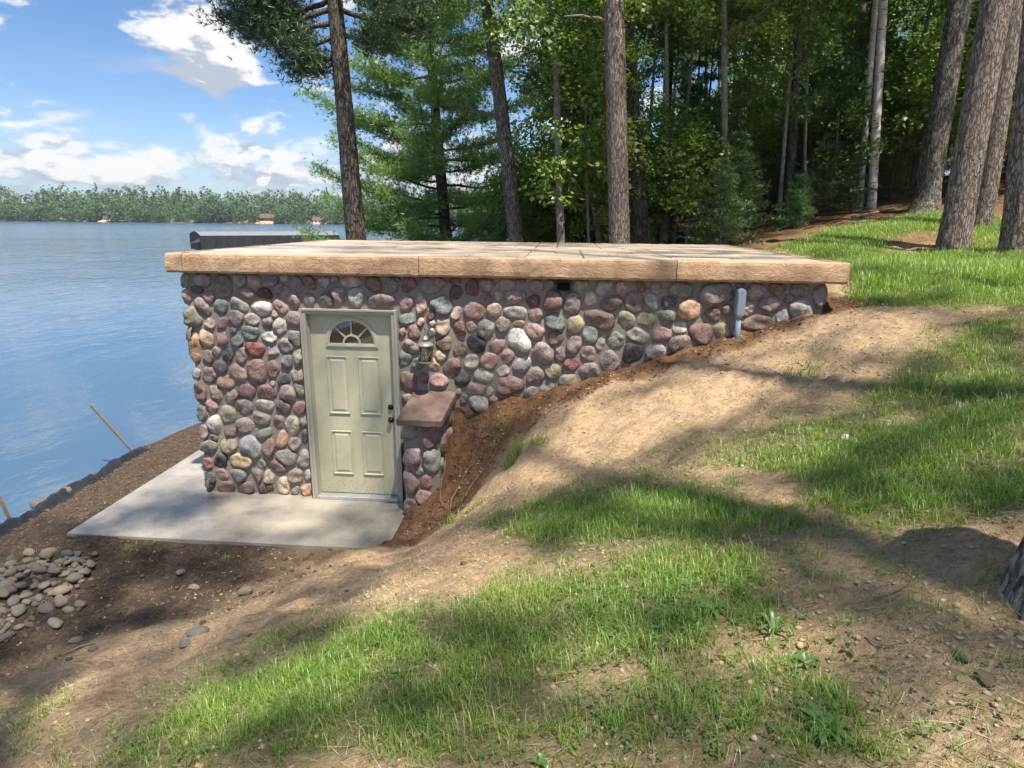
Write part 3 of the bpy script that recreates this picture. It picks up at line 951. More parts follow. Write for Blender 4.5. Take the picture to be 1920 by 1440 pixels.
def ground_z(x, y):
    x = np.atleast_1d(np.asarray(x, float))
    y = np.atleast_1d(np.asarray(y, float))
    i = np.clip(np.searchsorted(_gx, x) - 1, 0, len(_gx) - 2)
    j = np.clip(np.searchsorted(_gy, y) - 1, 0, len(_gy) - 2)
    a = (x - _gx[i]) / (_gx[i + 1] - _gx[i])
    b = (y - _gy[j]) / (_gy[j + 1] - _gy[j])
    return (_Z[j, i] * (1 - a) + _Z[j, i + 1] * a) * (1 - b) + (_Z[j + 1, i] * (1 - a) + _Z[j + 1, i + 1] * a) * b


def gz(x, y):
    return float(ground_z(x, y)[0])


_ny, _nx = _X.shape
_idx = np.arange(_nx * _ny).reshape(_ny, _nx)
_fq = np.stack([_idx[:-1, :-1], _idx[:-1, 1:], _idx[1:, 1:], _idx[1:, :-1]], -1).reshape(-1, 4)
ground = mesh_obj('ground', np.stack([_X, _Y, _Z], -1).reshape(-1, 3), _fq, M['ground'], smooth=True)
tag(ground, kind='structure')


def dark_zone(x, y):
    n = fbm(p3(x, y) * 1.4, 4, 31) * 0.55
    u, v = buv(x, y)
    # dark topsoil along the shore and before the patio; the sand begins on a slanting line
    d = (x * 0.47 + 3.33 * 0.47) - (y - 3.45) * 0.88          # negative towards the lake
    band = smooth01(-d + n * 1.1, -0.35, 0.55)
    shore = smooth01(-x - 4.6 + n, -0.3, 0.3)
    return np.maximum(band * smooth01(1.9 - u + n, -0.4, 0.5), shore) * (v < 8)


def red_zone(x, y):
    n = fbm(p3(x, y) * 2.6, 4, 41) * 0.5
    u, v = buv(x, y)
    w = np.interp(u, [2.0, 2.6, 3.2, 3.9, 5.0, 6.6, 7.2], [0.8, 1.1, 0.70, 0.34, 0.30, 0.26, 0.0])
    return smooth01(w + v + n * 0.6 * (w + 0.2), -0.10, 0.16) * (u > 1.9) * (u < 7.0) * smooth01(0.4 - v, 0, 0.1)


_xf, _yf = _X.ravel(), _Y.ravel()
_tf = turf(_xf, _yf)
_out = (_xf < GRASS_X0) | (_xf > 10) | (_yf > 15) | (_yf < 0.6)
_lit = np.where((_yf > 11.5 + 0.25 * fbm(p3(_xf, _yf) * 0.5, 3, 51) - 0.18 * (_xf - 5)) & (_xf > -3), 1.0, 0.0)
_lit = _lit * (1 - 0.85 * np.where(_out, 0, _tf))
_np = np.clip(1.2 - np.hypot((_xf - 7.6) / 2.0, (_yf - 9.9) / 1.1), 0, 1)         # needles under the three pines
_lit = np.maximum(_lit, smooth01(_np + 0.3 * fbm(p3(_xf, _yf) * 2, 3, 52), 0.1, 0.5) * (1 - 0.5 * _tf))
for nm, val in (('turf', np.where(_out, 0.5, np.clip(_tf * 1.15, 0, 1))), ('dark', dark_zone(_xf, _yf)), ('red', red_zone(_xf, _yf)), ('litter', _lit)):
    a_ = ground.data.attributes.new(nm, 'FLOAT', 'POINT')
    a_.data.foreach_set('value', np.clip(val, 0, 1).astype(np.float32))

# ------------------------------------------------------------------ the lake
lake = mesh_obj('lake_water', [(-1240, -58, WATER_Z), (560, -58, WATER_Z), (560, 460, WATER_Z), (-1240, 460, WATER_Z)], np.array([[0, 1, 2, 3]]), M['water'])
tag(lake, kind='structure')


# ------------------------------------------------------------------ the stone boathouse
house = thing('stone_boathouse', 'low fieldstone boathouse with a thick tan concrete roof slab, dug into the bank', 'boathouse', (BX, BY, 0), BYAW)
DU0, DU1, DZ1 = 1.261, 2.261, 2.100      # door opening
MF = 0.045                               # mortar face lies this far behind the stones' datum


def wall_with_door():
    m = MB()
    m.box((0.03, MF, -0.3), (DU0 + 0.02, 0.27, HW))
    m.box((DU1 - 0.02, MF, -0.3), (BL - 0.03, 0.27, HW))
    m.box((DU0 + 0.02, MF, DZ1 - 0.02), (DU1 - 0.02, 0.27, HW))
    return m


front_wall = wall_with_door().build('front_wall', M['mortar'], house)
side_wall = MB().box((0.034, 0.27, -0.3), (0.26, BD - 0.06, HW)).build('side_wall', M['mortar'], house)
rear = MB()
rear.box((BL - 0.26, 0.27, -0.1), (BL - 0.034, BD - 0.06, HW))
rear.box((0.26, BD - 0.28, -0.1), (BL - 0.26, BD - 0.062, HW))
rear.build('buried_wall', M['mortar'], house)

STONE_COL = dict(m=(0.275, 0.205, 0.195), q=(0.225, 0.125, 0.115), p=(0.40, 0.245, 0.215), P=(0.43, 0.22, 0.22), r=(0.27, 0.085, 0.075), R=(0.13, 0.05, 0.047),
                 d=(0.075, 0.078, 0.080), D=(0.05, 0.06, 0.075), s=(0.15, 0.18, 0.185), e=(0.215, 0.225, 0.185), E=(0.27, 0.30, 0.255), k=(0.32, 0.30, 0.215),
                 c=(0.50, 0.45, 0.33), w=(0.50, 0.49, 0.445), W=(0.60, 0.59, 0.54), l=(0.36, 0.345, 0.32), g=(0.205, 0.18, 0.17), h=(0.24, 0.26, 0.285),
                 t=(0.42, 0.315, 0.255), b=(0.205, 0.145, 0.11), B=(0.20, 0.125, 0.075), O=(0.42, 0.23, 0.10), o=(0.50, 0.30, 0.19), y=(0.47, 0.375, 0.20), u=(0.30, 0.235, 0.25))
FRONT = "23 2358 81 60 72 e;220 2366 118 79 3 m;453 2308 120 104 -78 b;616 2368 84 69 17 k;784 2367 79 70 52 t;951 2366 92 60 14 m;1100 2406 52 41 11 t;1239 2334 89 70 65 g;1368 2353 91 61 -57 r;1064 2286 92 77 17 m;679 2229 93 73 -8 b;875 2237 92 65 -13 R;37 2195 84 64 83 p;151 2265 82 47 -5 d;283 2196 86 60 75 q;197 2097 117 70 -52 m;77 1984 116 105 88 e;390 2093 93 80 56 s;586 2122 116 75 -20 l;545 1986 100 81 69 g;830 2089 107 90 3 w;1031 2106 93 71 -72 p;1178 2159 88 64 79 m;1339 2192 82 62 8 m;968 2029 46 35 88 p;723 1973 89 69 12 l;873 1934 82 57 28 g;1010 1907 89 79 51 l;1163 1974 95 80 -83 m;259 1915 67 58 56 m;389 1927 79 68 56 q;500 1848 45 38 59 s;669 1826 127 78 1 s;885 1789 96 62 1 w;524 1741 78 67 27 s;192 1758 106 87 -88 y;357 1763 90 73 66 p;47 1667 197 79 86 O;1058 1707 99 79 85 u;1170 1787 97 80 -83 e;727 1655 113 80 -7 r;916 1642 81 65 -83 m;569 1580 90 70 72 m;409 1585 85 62 75 d;292 1621 63 48 71 t;195 1553 84 63 83 b;1183 1575 101 54 83 c;1056 1524 90 60 71 s;315 1463 88 78 30 g;28 1370 90 55 77 h;180 1352 90 81 64 m;522 1385 109 77 -54 p;721 1408 133 121 70 q;894 1440 120 83 -79 b;1155 1377 83 68 -2 t;1010 1346 89 62 3 d;56 1166 126 75 78 q;378 1285 119 70 6 o;231 1157 99 76 -24 k;408 1125 106 67 57 p;591 1192 100 77 10 q;807 1185 116 86 0 q;877 1286 34 27 69 t;1031 1183 96 87 -2 m;1174 1216 108 49 -70 g;166 1007 85 69 63 p;36 925 116 72 68 e;534 1010 105 90 58 m;769 1032 111 88 -3 l;972 1034 104 75 -62 b;1154 1022 82 70 22 P;342 912 125 87 86 k;181 799 115 85 72 W;518 802 116 87 8 m;713 886 115 85 -13 k;911 869 88 55 81 m;1058 822 120 76 89 c;1185 874 66 47 79 t;39 706 82 67 62 m;149 651 58 42 1 q;355 717 89 49 1 q;740 722 127 55 28 e;930 656 101 60 72 o;1065 608 83 74 45 t;1190 691 108 43 84 g;86 529 109 89 16 e;319 558 116 96 24 k;566 558 137 115 -52 h;767 546 131 64 78 q;961 455 121 104 12 l;1156 434 117 70 73 l;437 394 142 92 5 y;672 358 65 54 22 e;201 374 101 84 58 d;38 326 89 67 80 r;854 326 108 78 -64 q;193 221 82 69 27 p;386 225 101 78 16 l;586 218 88 77 40 m;751 215 88 65 75 t;1049 234 96 87 11 m;1190 240 76 43 83 l;49 128 110 59 80 d;230 64 118 62 1 q;464 75 115 69 8 b;704 71 109 56 6 R;899 115 104 81 73 c;1030 60 54 47 55 e;1158 71 77 68 40 o;1517 2364 66 54 75 l;1625 2394 44 39 17 m;1528 2204 88 80 70 g;1662 2243 110 82 -82 m;1796 2377 105 57 -2 t;1839 2226 98 85 73 l;2017 2348 94 81 12 B;2213 2348 85 83 54 e;2274 2409 33 28 9 g;2102 2198 159 70 -1 m;2386 2350 85 75 78 q;2630 2354 150 81 2 m;2859 2409 56 36 2 q;2865 2296 86 73 6 R;3025 2332 102 74 -87 R;3174 2364 88 85 -13 m;3369 2375 96 62 1 m;3519 2417 51 25 1 q;2354 2167 83 71 74 p;2505 2167 122 61 -72 p;2609 2071 67 50 -73 q;2716 2160 123 98 -15 s;2866 2077 76 48 59 p;3046 2118 111 94 -21 p;3162 2235 64 62 35 q;3299 2267 44 37 88 k;3454 2259 122 73 21 m;2368 2013 104 61 14 s;2496 1982 45 41 56 p;3252 2108 86 78 85 t;3464 2101 119 67 -1 w;2313 1879 47 38 72 p;2428 1870 87 66 -75 q;2731 1942 91 80 81 t;2626 1974 38 30 84 l;2898 1916 95 64 88 r;3019 1945 75 61 -62 p;3181 1919 109 98 -86 e;3342 1975 90 78 87 m;3498 1990 63 34 7 O;2377 1723 98 72 -34 m;2327 1601 93 67 -86 s;2461 1538 83 73 76 s;2699 1627 66 55 83 c;2743 1755 91 81 0 b;2911 1714 85 75 82 b;3082 1779 105 93 -16 D;3290 1769 84 79 81 p;3504 1805 142 114 -40 W;3393 1653 79 77 -15 p;3211 1590 94 86 -30 p;3016 1581 84 77 12 c;3538 1561 103 76 34 l;2627 1535 68 64 52 o;2820 1537 105 85 12 q;2506 1391 72 62 79 q;2677 1380 105 68 -1 P;2917 1388 104 84 60 d;3152 1434 114 67 -24 c;3339 1491 68 60 24 c;3056 1297 108 84 -1 p;3409 1340 154 114 12 q;3678 1454 105 95 81 m;3210 1270 48 39 87 c;3094 1146 108 89 -12 w;3264 1168 80 62 -84 q;3442 1162 97 56 15 g;3632 1268 81 67 16 m;3802 1336 84 70 15 l;2938 1181 52 43 84 g;2885 1260 36 31 82 k;2945 1024 129 69 -2 R;2352 1357 127 90 89 q;2341 1178 57 50 14 c;3674 2367 84 67 1 m;3816 2386 50 46 8 m;4116 2375 104 58 1 k;4341 2359 93 79 -3 l;4505 2370 68 59 -81 t;4701 2378 66 49 -12 q;3652 2220 72 63 16 R;3833 2228 105 101 -85 q;4039 2203 109 91 84 m;4204 2256 71 60 86 c;4414 2202 124 72 16 b;4637 2223 108 100 87 b;3672 2076 76 68 12 p;3868 2021 110 90 6 s;4072 1996 94 88 -83 y;4313 2061 178 92 -32 b;4580 2058 93 81 -81 k;4775 2054 104 84 -9 k;3666 1913 115 82 -24 p;3881 1849 96 78 17 q;4227 1892 99 80 -77 h;4328 1813 94 43 73 c;4066 1789 99 81 75 m;4482 1860 96 91 28 e;4701 1899 113 85 -7 l;3748 1688 127 112 -81 m;3933 1689 88 60 82 m;4047 1587 95 66 28 r;4210 1696 90 87 -27 m;4439 1624 119 110 -80 m;4658 1717 119 107 -24 d;3860 1501 86 82 3 y;4010 1412 108 67 18 k;4238 1526 111 84 -5 u;4840 2370 73 66 -11 m;5087 2365 156 76 0 e;5416 2325 174 117 3 m;4813 2237 92 65 -70 l;4971 2229 88 71 -24 d;5194 2167 125 107 -19 o;5646 2415 49 25 -1 q;5791 2352 107 82 8 m;5994 2381 102 63 -22 q;6107 2293 56 44 -27 q;6206 2370 99 59 -8 e;6408 2314 121 82 -80 u;5410 2115 86 82 -27 q;5542 2154 77 50 -82 q;5728 2189 82 73 -58 t;5926 2239 110 76 0 m;6238 2189 116 104 -42 l;5837 2057 173 78 9 b;6068 2124 92 65 -87 l;4961 2090 103 77 -13 e;5503 1977 89 75 -8 y;4927 1916 101 79 -3 p;5106 1983 77 68 -10 w;5313 1941 125 107 -26 q;5129 1825 127 94 15 b;4887 1739 109 88 -3 w"
PIER = "2437 917 106 76 84 e;2634 887 138 96 85 q;2454 661 142 97 80 u;2648 620 136 87 86 E;2516 501 66 50 -18 s;2437 365 159 84 -84 m;2599 395 78 61 75 P;2555 221 98 77 -18 p;2437 97 107 95 79 q"


def parse(s):
    out = []
    for e in s.split(';'):
        a = e.split()
        out.append((int(a[0]) / 1000, int(a[1]) / 1000, int(a[2]) / 1000, int(a[3]) / 1000, math.radians(int(a[4])), a[5]))
    return out


def stone_outlines(st, limit, K=20, grow=1.07, gap=0.045, seed=3):
    """Pack measured stones against one another: each outline is its own rounded shape, cut back where a neighbour begins."""
    rng = np.random.default_rng(seed)
    n = len(st)
    C = np.array([[s[0], s[1]] for s in st])
    inv = []
    for (_, _, rx, ry, a, _) in st:
        ca, sa = math.cos(a), math.sin(a)
        inv.append(np.array([[ca / rx, sa / rx], [-sa / ry, ca / ry]]))
    inv = np.array(inv) / grow
    ph = np.arange(K) * 2 * np.pi / K
    D = np.stack([np.cos(ph), np.sin(ph)], -1)
    outs = []
    for i in range(n):
        ex = 1.0 if st[i][5] in 'BE' else 0.0
        pw = 4.5 if ex else rng.uniform(1.9, 3.3)
        L = D @ inv[i].T
        r = 1.0 / (np.abs(L[:, 0]) ** pw + np.abs(L[:, 1]) ** pw) ** (1 / pw)
        a1, a2 = rng.uniform(0, 6.28, 2)
        r = r * (1 + (0.02 if ex else 0.085) * np.sin(2 * ph + a1) + (0.01 if ex else 0.075) * np.sin(3 * ph + a2) + rng.normal(0, 0.03, K))
        S = np.linspace(0.15, 1.0, 40)
        pts = C[i] + D[:, None, :] * (r[:, None] * S[None])[..., None]
        ok = np.ones(pts.shape[:2], bool)
        ei = np.linalg.norm((pts - C[i]) @ inv[i].T, axis=-1)
        for j in np.where(np.hypot(*(C - C[i]).T) < 0.75)[0]:
            if j != i:
                ej = np.linalg.norm((pts - C[j]) @ inv[j].T, axis=-1)
                ok &= ei < ej - gap * 2
        ok &= limit(pts[..., 0], pts[..., 1])
        first_bad = np.where(ok.all(1), 39, np.argmin(ok, axis=1) - 1)
        rr = r * S[np.clip(first_bad, 0, 39)]
        sm = (np.roll(rr, 1) + 2 * rr + np.roll(rr, -1)) / 4
        outs.append(np.minimum(rr, sm) * 0.5 + sm * 0.5)
    return C, outs, ph


def dome(rr, ph, depth, rng, sharp=0.0):
    """A rounded stone bedded in mortar: local x along the wall, y out of the wall (negative), z up."""
    K = len(ph)
    rings = [(0.97, 0.02), (1.0, -0.30 * depth), (0.955, -0.62 * depth), (0.82, -0.86 * depth), (0.58, -0.97 * depth), (0.29, -1.0 * depth)]
    off = rng.uniform(0, 100, 3)
    v = []
    for s, y in rings:
        v.append(np.stack([np.cos(ph) * rr * s, np.full(K, y), np.sin(ph) * rr * s], -1))
    v = np.concatenate(v + [np.array([[0, -depth, 0]])])
    sc = 1.0 / max(rr.mean(), 0.02)
    n = np.stack([fbm(v * sc * 0.9 + off + k * 31, 3, k) for k in range(3)], -1)
    v = v + n * rr.mean() * np.array([0.20, 0.42, 0.20]) * np.clip((-v[:, 1:2] + 0.01) / max(depth, 1e-3), 0, 1)
    # a few split faces
    for _ in range(rng.integers(2, 6)):
        pn = rng.normal(0, 1, 3) * np.array([1, .8, 1])
        pn[1] = -abs(pn[1])
        pn /= np.linalg.norm(pn)
        e = v @ pn
        dlim = e.max() * rng.uniform(.72, .92)
        v = v - np.outer(np.maximum(e - dlim, 0) * .85, pn)
    tilt = rng.normal(0, 0.14, 2)
    v[:, 1] += (v[:, 0] * tilt[0] + v[:, 2] * tilt[1]) * np.clip(-v[:, 1] / depth, 0, 1)
    f = []
    for k in range(len(rings) - 1):
        for i in range(K):
            j = (i + 1) % K
            f.append((k * K + i, k * K + j, (k + 1) * K + j, (k + 1) * K + i))
    b = (len(rings) - 1) * K
    for i in range(K):
        f.append((b + i, b + (i + 1) % K, b + K))
    return v, f


def lay_stones(st, limit, parent, place, seed):
    rng = np.random.default_rng(seed)
    C, outs, ph = stone_outlines(st, limit, seed=seed)
    for i, s in enumerate(st):
        rr = outs[i]
        depth = float(np.clip(0.45 * rr.mean(), 0.033, 0.058)) * rng.uniform(0.85, 1.15)
        v, f = dome(rr, ph, depth, rng)
        o = mesh_obj('stone', v, f, M['stone'], parent, smooth=True, loc=place(C[i][0], C[i][1]))
        col = np.array(STONE_COL[s[5]]) * rng.uniform(1.05, 1.45) * (1 + rng.normal(0, 0.03, 3))
        col = col * .74 + col.mean() * np.array([.32, .262, .20])
        o.color = (*np.clip(col, 0.02, 0.8), 1.0)


front_list = parse(FRONT)
lay_stones(front_list, lambda u, z: (u > -0.015) & (u < BL + 0.005) & (z < HW - 0.012) & (z > -0.01) & ~((u > DU0 - 0.006) & (u < DU1 + 0.006) & (z < DZ1 + 0.006)),
           front_wall, lambda u, z: (u, MF + 0.008, z), 7)


def scatter_stones(w0, w1, z0f, z1, n, seed, rad=(0.07, 0.14)):
    """a packed wall of stones for the faces the photograph shows edge-on"""
    rng = np.random.default_rng(seed)
    pts = []
    for _ in range(6000):
        r = rng.uniform(*rad)
        p = np.array([rng.uniform(w0 + r * .6, w1 - r * .6), rng.uniform(z0f(0), z1)])
        if p[1] < z0f(p[0]) + r * .6 or p[1] > z1 - r * .6:
            continue
        if all(np.hypot(*(p - q[:2])) > (r + q[2]) * 0.98 for q in pts):
            pts.append(np.array([p[0], p[1], r]))
        if len(pts) >= n:
            break
    return [(p[0], p[1], p[2] * rng.uniform(0.95, 1.35), p[2] * rng.uniform(0.8, 1.1), rng.uniform(-1, 1), 'm') for p in pts]


def joined_stones(st, limit, xform, name, parent, seed):
    rng = np.random.default_rng(seed)
    C, outs, ph = stone_outlines(st, limit, K=14, grow=1.12, seed=seed)
    V, Fq, b = [], [], 0
    for i in range(len(st)):
        v, f = dome(outs[i], ph, 0.05, rng)
        v = v + np.array([C[i][0], 0, C[i][1]])
        V.append(v)
        Fq += [tuple(k + b for k in q) for q in f]
        b += len(v)
    V = xform(np.concatenate(V))
    return mesh_obj(name, V, Fq, M['stone_mix'], parent, smooth=True)


# the lake-side wall, seen only edge-on from the photograph's place
ls = scatter_stones(0.05, BD - 0.1, lambda w: -0.02, HW - 0.01, 170, 5)
tag(joined_stones(ls, lambda w, z: (z < HW - 0.012) & (z > -0.15) & (w > 0.04), lambda V: np.stack([V[:, 1] + 0.04, BD - 0.06 - V[:, 0], V[:, 2]], -1), 'side_stones', side_wall, 5), kind='stuff')

# the door
fr = MB()
bw = 0.052
for (a, b) in (((DU0, -0.018, 0.0), (DU0 + bw, 0.16, DZ1)), ((DU1 - bw, -0.018, 0.0), (DU1, 0.16, DZ1)), ((DU0 + bw, -0.0175, DZ1 - bw), (DU1 - bw, 0.16, DZ1 - 0.0005))):
    fr.box(a, b, 0.004)
# stepped brick mould on the outer edge of the frame
for (a, b) in (((DU0 - 0.004, -0.030, 0.0), (DU0 + 0.018, -0.012, DZ1 + 0.004)), ((DU1 - 0.018, -0.030, 0.0), (DU1 + 0.004, -0.012, DZ1 + 0.004)), ((DU0 + 0.018, -0.0295, DZ1 - 0.018), (DU1 - 0.018, -0.012, DZ1 + 0.0035))):
    fr.box(a, b, 0.003)
# door stop
for (a, b) in (((DU0 + bw, 0.035, 0.04), (DU0 + bw + 0.010, 0.060, DZ1 - bw)), ((DU1 - bw - 0.010, 0.035, 0.04), (DU1 - bw, 0.060, DZ1 - bw)), ((DU0 + bw + 0.010, 0.0355, DZ1 - bw - 0.010), (DU1 - bw - 0.010, 0.060, DZ1 - bw))):
    fr.box(a, b)
fr.build('door_frame', M['frame_paint'], house)
MB().box((DU0 + bw, -0.035, 0.0), (DU1 - bw, 0.10, 0.040), 0.004).build('threshold', M['threshold_metal'], house)

LU0, LU1, LZ0, LZ1, LV = DU0 + bw + 0.003, DU1 - bw - 0.003, 0.048, DZ1 - bw - 0.004, 0.062
FC, FZ, FR = (LU0 + LU1) / 2, 1.735, 0.250           # fanlight centre and radius


def door_leaf():
    """a leaf whose front has a half-round opening for the fanlight"""
    m = MB()
    N = 24
    arc = [(FC + FR * math.cos(math.pi * i / N), FZ + FR * math.sin(math.pi * i / N)) for i in range(N + 1)]   # right to left
    out = []
    for i in range(N + 1):
        a = math.pi * i / N
        c, s = math.cos(a), math.sin(a)
        k = min((LU1 - FC) / max(abs(c), 1e-6), (LZ1 - FZ) / max(s, 1e-6))
        out.append((FC + c * k, FZ + s * k))
    v = [(x, LV, z) for x, z in arc] + [(x, LV, z) for x, z in out]
    f = [(i, i + 1, N + 1 + i + 1, N + 1 + i) for i in range(N)]
    b = len(v)
    v += [(x, LV + 0.02, z) for x, z in arc]
    f += [(i, b + i, b + i + 1, i + 1) for i in range(N)]
    m.add(v, f)
    m.box((LU0, LV + 0.02, LZ0), (LU1, LV + 0.044, LZ1))
    m.add([(LU0, LV, LZ0), (LU1, LV, LZ0), (LU1, LV, FZ), (LU0, LV, FZ)], [(0, 1, 2, 3)])
    m.add([(FC - FR, LV, FZ), (FC + FR, LV, FZ), (FC + FR, LV + .02, FZ), (FC - FR, LV + .02, FZ)], [(0, 1, 2, 3)])
    for x0, x1 in ((LU0, LU0), (LU1, LU1)):
        m.add([(x0, LV, LZ0), (x0, LV, LZ1), (x0, LV + .02, LZ1), (x0, LV + .02, LZ0)], [(0, 1, 2, 3)])
    m.add([(LU0, LV, LZ0), (LU1, LV, LZ0), (LU1, LV + .02, LZ0), (LU0, LV + .02, LZ0)], [(0, 1, 2, 3)])
    # fill the two upper corner triangles between neighbouring radial points
    for s in (1, -1):
        xe = FC + s * (LU1 - FC)
        side = [p for p in out if abs(p[0] - xe) < 1e-6]
        top = [p for p in out if abs(p[1] - LZ1) < 1e-6]
        a = max(side, key=lambda p: p[1])
        b_ = max(top, key=lambda p: s * p[0])
        m.add([(a[0], LV, a[1]), (xe, LV, LZ1), (b_[0], LV, b_[1])], [(0, 1, 2)])
    return m


door = door_leaf().build('door', M['door_paint'], house)


def raised_panel(u0, u1, z0, z1):
    """a stamped panel: a fine bead, a sunk groove and a bevelled raised field"""
    m = MB()
    prof = [(0.0, 0.0), (0.004, -0.007), (0.012, -0.007), (0.018, 0.004), (0.030, 0.004), (0.052, -0.005), (0.058, -0.005)]
    v, f = [], []
    for d, y in prof:
        v += [(u0 + d, LV - 0.001 + y, z0 + d), (u1 - d, LV - 0.001 + y, z0 + d), (u1 - d, LV - 0.001 + y, z1 - d), (u0 + d, LV - 0.001 + y, z1 - d)]
    for k in range(len(prof) - 1):
        for i in range(4):
            j = (i + 1) % 4
            f.append((4 * k + i, 4 * k + j, 4 * k + 4 + j, 4 * k + 4 + i))
    k = 4 * (len(prof) - 1)
    f.append((k, k + 1, k + 2, k + 3))
    return m.add(v, f)


# the leaf's face is opened behind each panel by setting the panel's groove proud of it
for (u0, u1) in ((FC - 0.285, FC - 0.055), (FC + 0.055, FC + 0.285)):
    for (z0, z1) in ((0.965, 1.600), (0.270, 0.775)):
        p = raised_panel(u0, u1, z0, z1).build('door_panel', M['door_paint'], door)
        p.location = (0, -0.005, 0)


def arc_bar(r0, r1, y0, y1, a0=0.0, a1=math.pi, n=24, c=(0, 0)):
    v, f = [], []
    for i in range(n + 1):
        a = a0 + (a1 - a0) * i / n
        for r, y in ((r0, y0), (r1, y0), (r1, y1), (r0, y1)):
            v.append((c[0] + r * math.cos(a), y, c[1] + r * math.sin(a)))
    for i in range(n):
        for k in range(4):
            f.append((4 * i + k, 4 * i + (k + 1) % 4, 4 * i + 4 + (k + 1) % 4, 4 * i + 4 + k))
    return v, f


ff = MB()
ff.add(*arc_bar(FR - 0.012, FR + 0.030, LV - 0.010, LV + 0.004, c=(FC, FZ)))
ff.add(*arc_bar(FR + 0.002, FR + 0.018, LV - 0.016, LV - 0.009, c=(FC, FZ)))
ff.box((FC - FR - 0.030, LV - 0.0102, FZ - 0.045), (FC + FR + 0.030, LV + 0.004, FZ + 0.001), 0.002)
ff.box((FC - FR - 0.018, LV - 0.016, FZ - 0.032), (FC + FR + 0.018, LV - 0.009, FZ - 0.012), 0.002)
ff.add(*arc_bar(0.078, 0.098, LV - 0.008, LV + 0.008, c=(FC, FZ)))
for a in (45, 90, 135):
    ca, sa = math.cos(R(a)), math.sin(R(a))
    w = 0.008
    pv = []
    for y in (LV - 0.0075, LV + 0.008):
        for r, s in ((0.096, -w), (FR - 0.010, -w), (FR - 0.010, w), (0.096, w)):
            pv.append((FC + r * ca - s * sa, y, FZ + r * sa + s * ca))
    ff.add(pv, [(0, 1, 2, 3), (7, 6, 5, 4), (0, 4, 5, 1), (1, 5, 6, 2), (2, 6, 7, 3), (3, 7, 4, 0)])
ff.build('fanlight_frame', M['door_paint'], door)


def sector(r0, r1, a0, a1, n=8):
    v = [(FC + r * math.cos(a0 + (a1 - a0) * i / n), LV + 0.012, FZ + r * math.sin(a0 + (a1 - a0) * i / n)) for r in (r0, r1) for i in range(n + 1)]
    return v, [(i, i + 1, n + 2 + i, n + 1 + i) for i in range(n)]


for k in range(4):
    v, f = sector(0.085, FR - 0.004, math.pi * k / 4, math.pi * (k + 1) / 4)
    mesh_obj('pane', v, f, M['glass'], door)
v, f = sector(0.002, 0.085, 0, math.pi, 12)
mesh_obj('pane', v, f, M['glass'], door)
for nm, z in (('deadbolt', 1.055), ('door_knob', 0.915)):
    m = MB()
    ku = LU1 - 0.062
    m.lathe([(0.0, -0.052), (0.012, -0.052), (0.021, -0.046), (0.026, -0.036), (0.023, -0.026), (0.012, -0.020), (0.011, -0.008), (0.030, -0.006), (0.033, 0.0)] if nm == 'door_knob'
            else [(0.0, -0.024), (0.018, -0.024), (0.022, -0.020), (0.028, -0.008), (0.032, 0.0)], 20, (ku, LV, z), 'y')
    m.build(nm, M['black_metal'], door, smooth=True)

# soffit vent between the stones
m = MB()
vu, vz = 3.94, 2.375
m.box((vu - 0.075, -0.02, vz - 0.052), (vu - 0.060, 0.05, vz + 0.052))
m.box((vu + 0.060, -0.02, vz - 0.052), (vu + 0.075, 0.05, vz + 0.052))
m.box((vu - 0.060, -0.0195, vz - 0.052), (vu + 0.060, 0.05, vz - 0.038))
m.box((vu - 0.060, -0.0195, vz + 0.038), (vu + 0.060, 0.05, vz + 0.052))
vent = m.build('wall_vent', M['dark_plastic'], house)
for k in range(4):
    z = vz - 0.030 + k * 0.019
    s = MB().add([(vu - 0.059, -0.012, z - 0.006), (vu + 0.059, -0.012, z - 0.006), (vu + 0.059, 0.012, z + 0.008), (vu - 0.059, 0.012, z + 0.008),
                  (vu - 0.059, -0.010, z - 0.003), (vu + 0.059, -0.010, z - 0.003), (vu + 0.059, 0.014, z + 0.011), (vu - 0.059, 0.014, z + 0.011)],
                 [(0, 3, 2, 1), (4, 5, 6, 7), (0, 1, 5, 4), (1, 2, 6, 5), (2, 3, 7, 6), (3, 0, 4, 7)])
    s.build('louvre', M['dark_plastic'], vent)

# the roof slab: a core, chiselled edge blocks, and a stamped top of cut-stone shapes
RU0, RU1, RV0, RV1 = -0.085, 6.591, -0.074, 4.478
roof = MB().box((RU0 + 0.06, RV0 + 0.06, HW + 0.004), (RU1 - 0.06, RV1 - 0.06, ZTOP - 0.030)).build('roof_slab', M['slab_edge'], house)


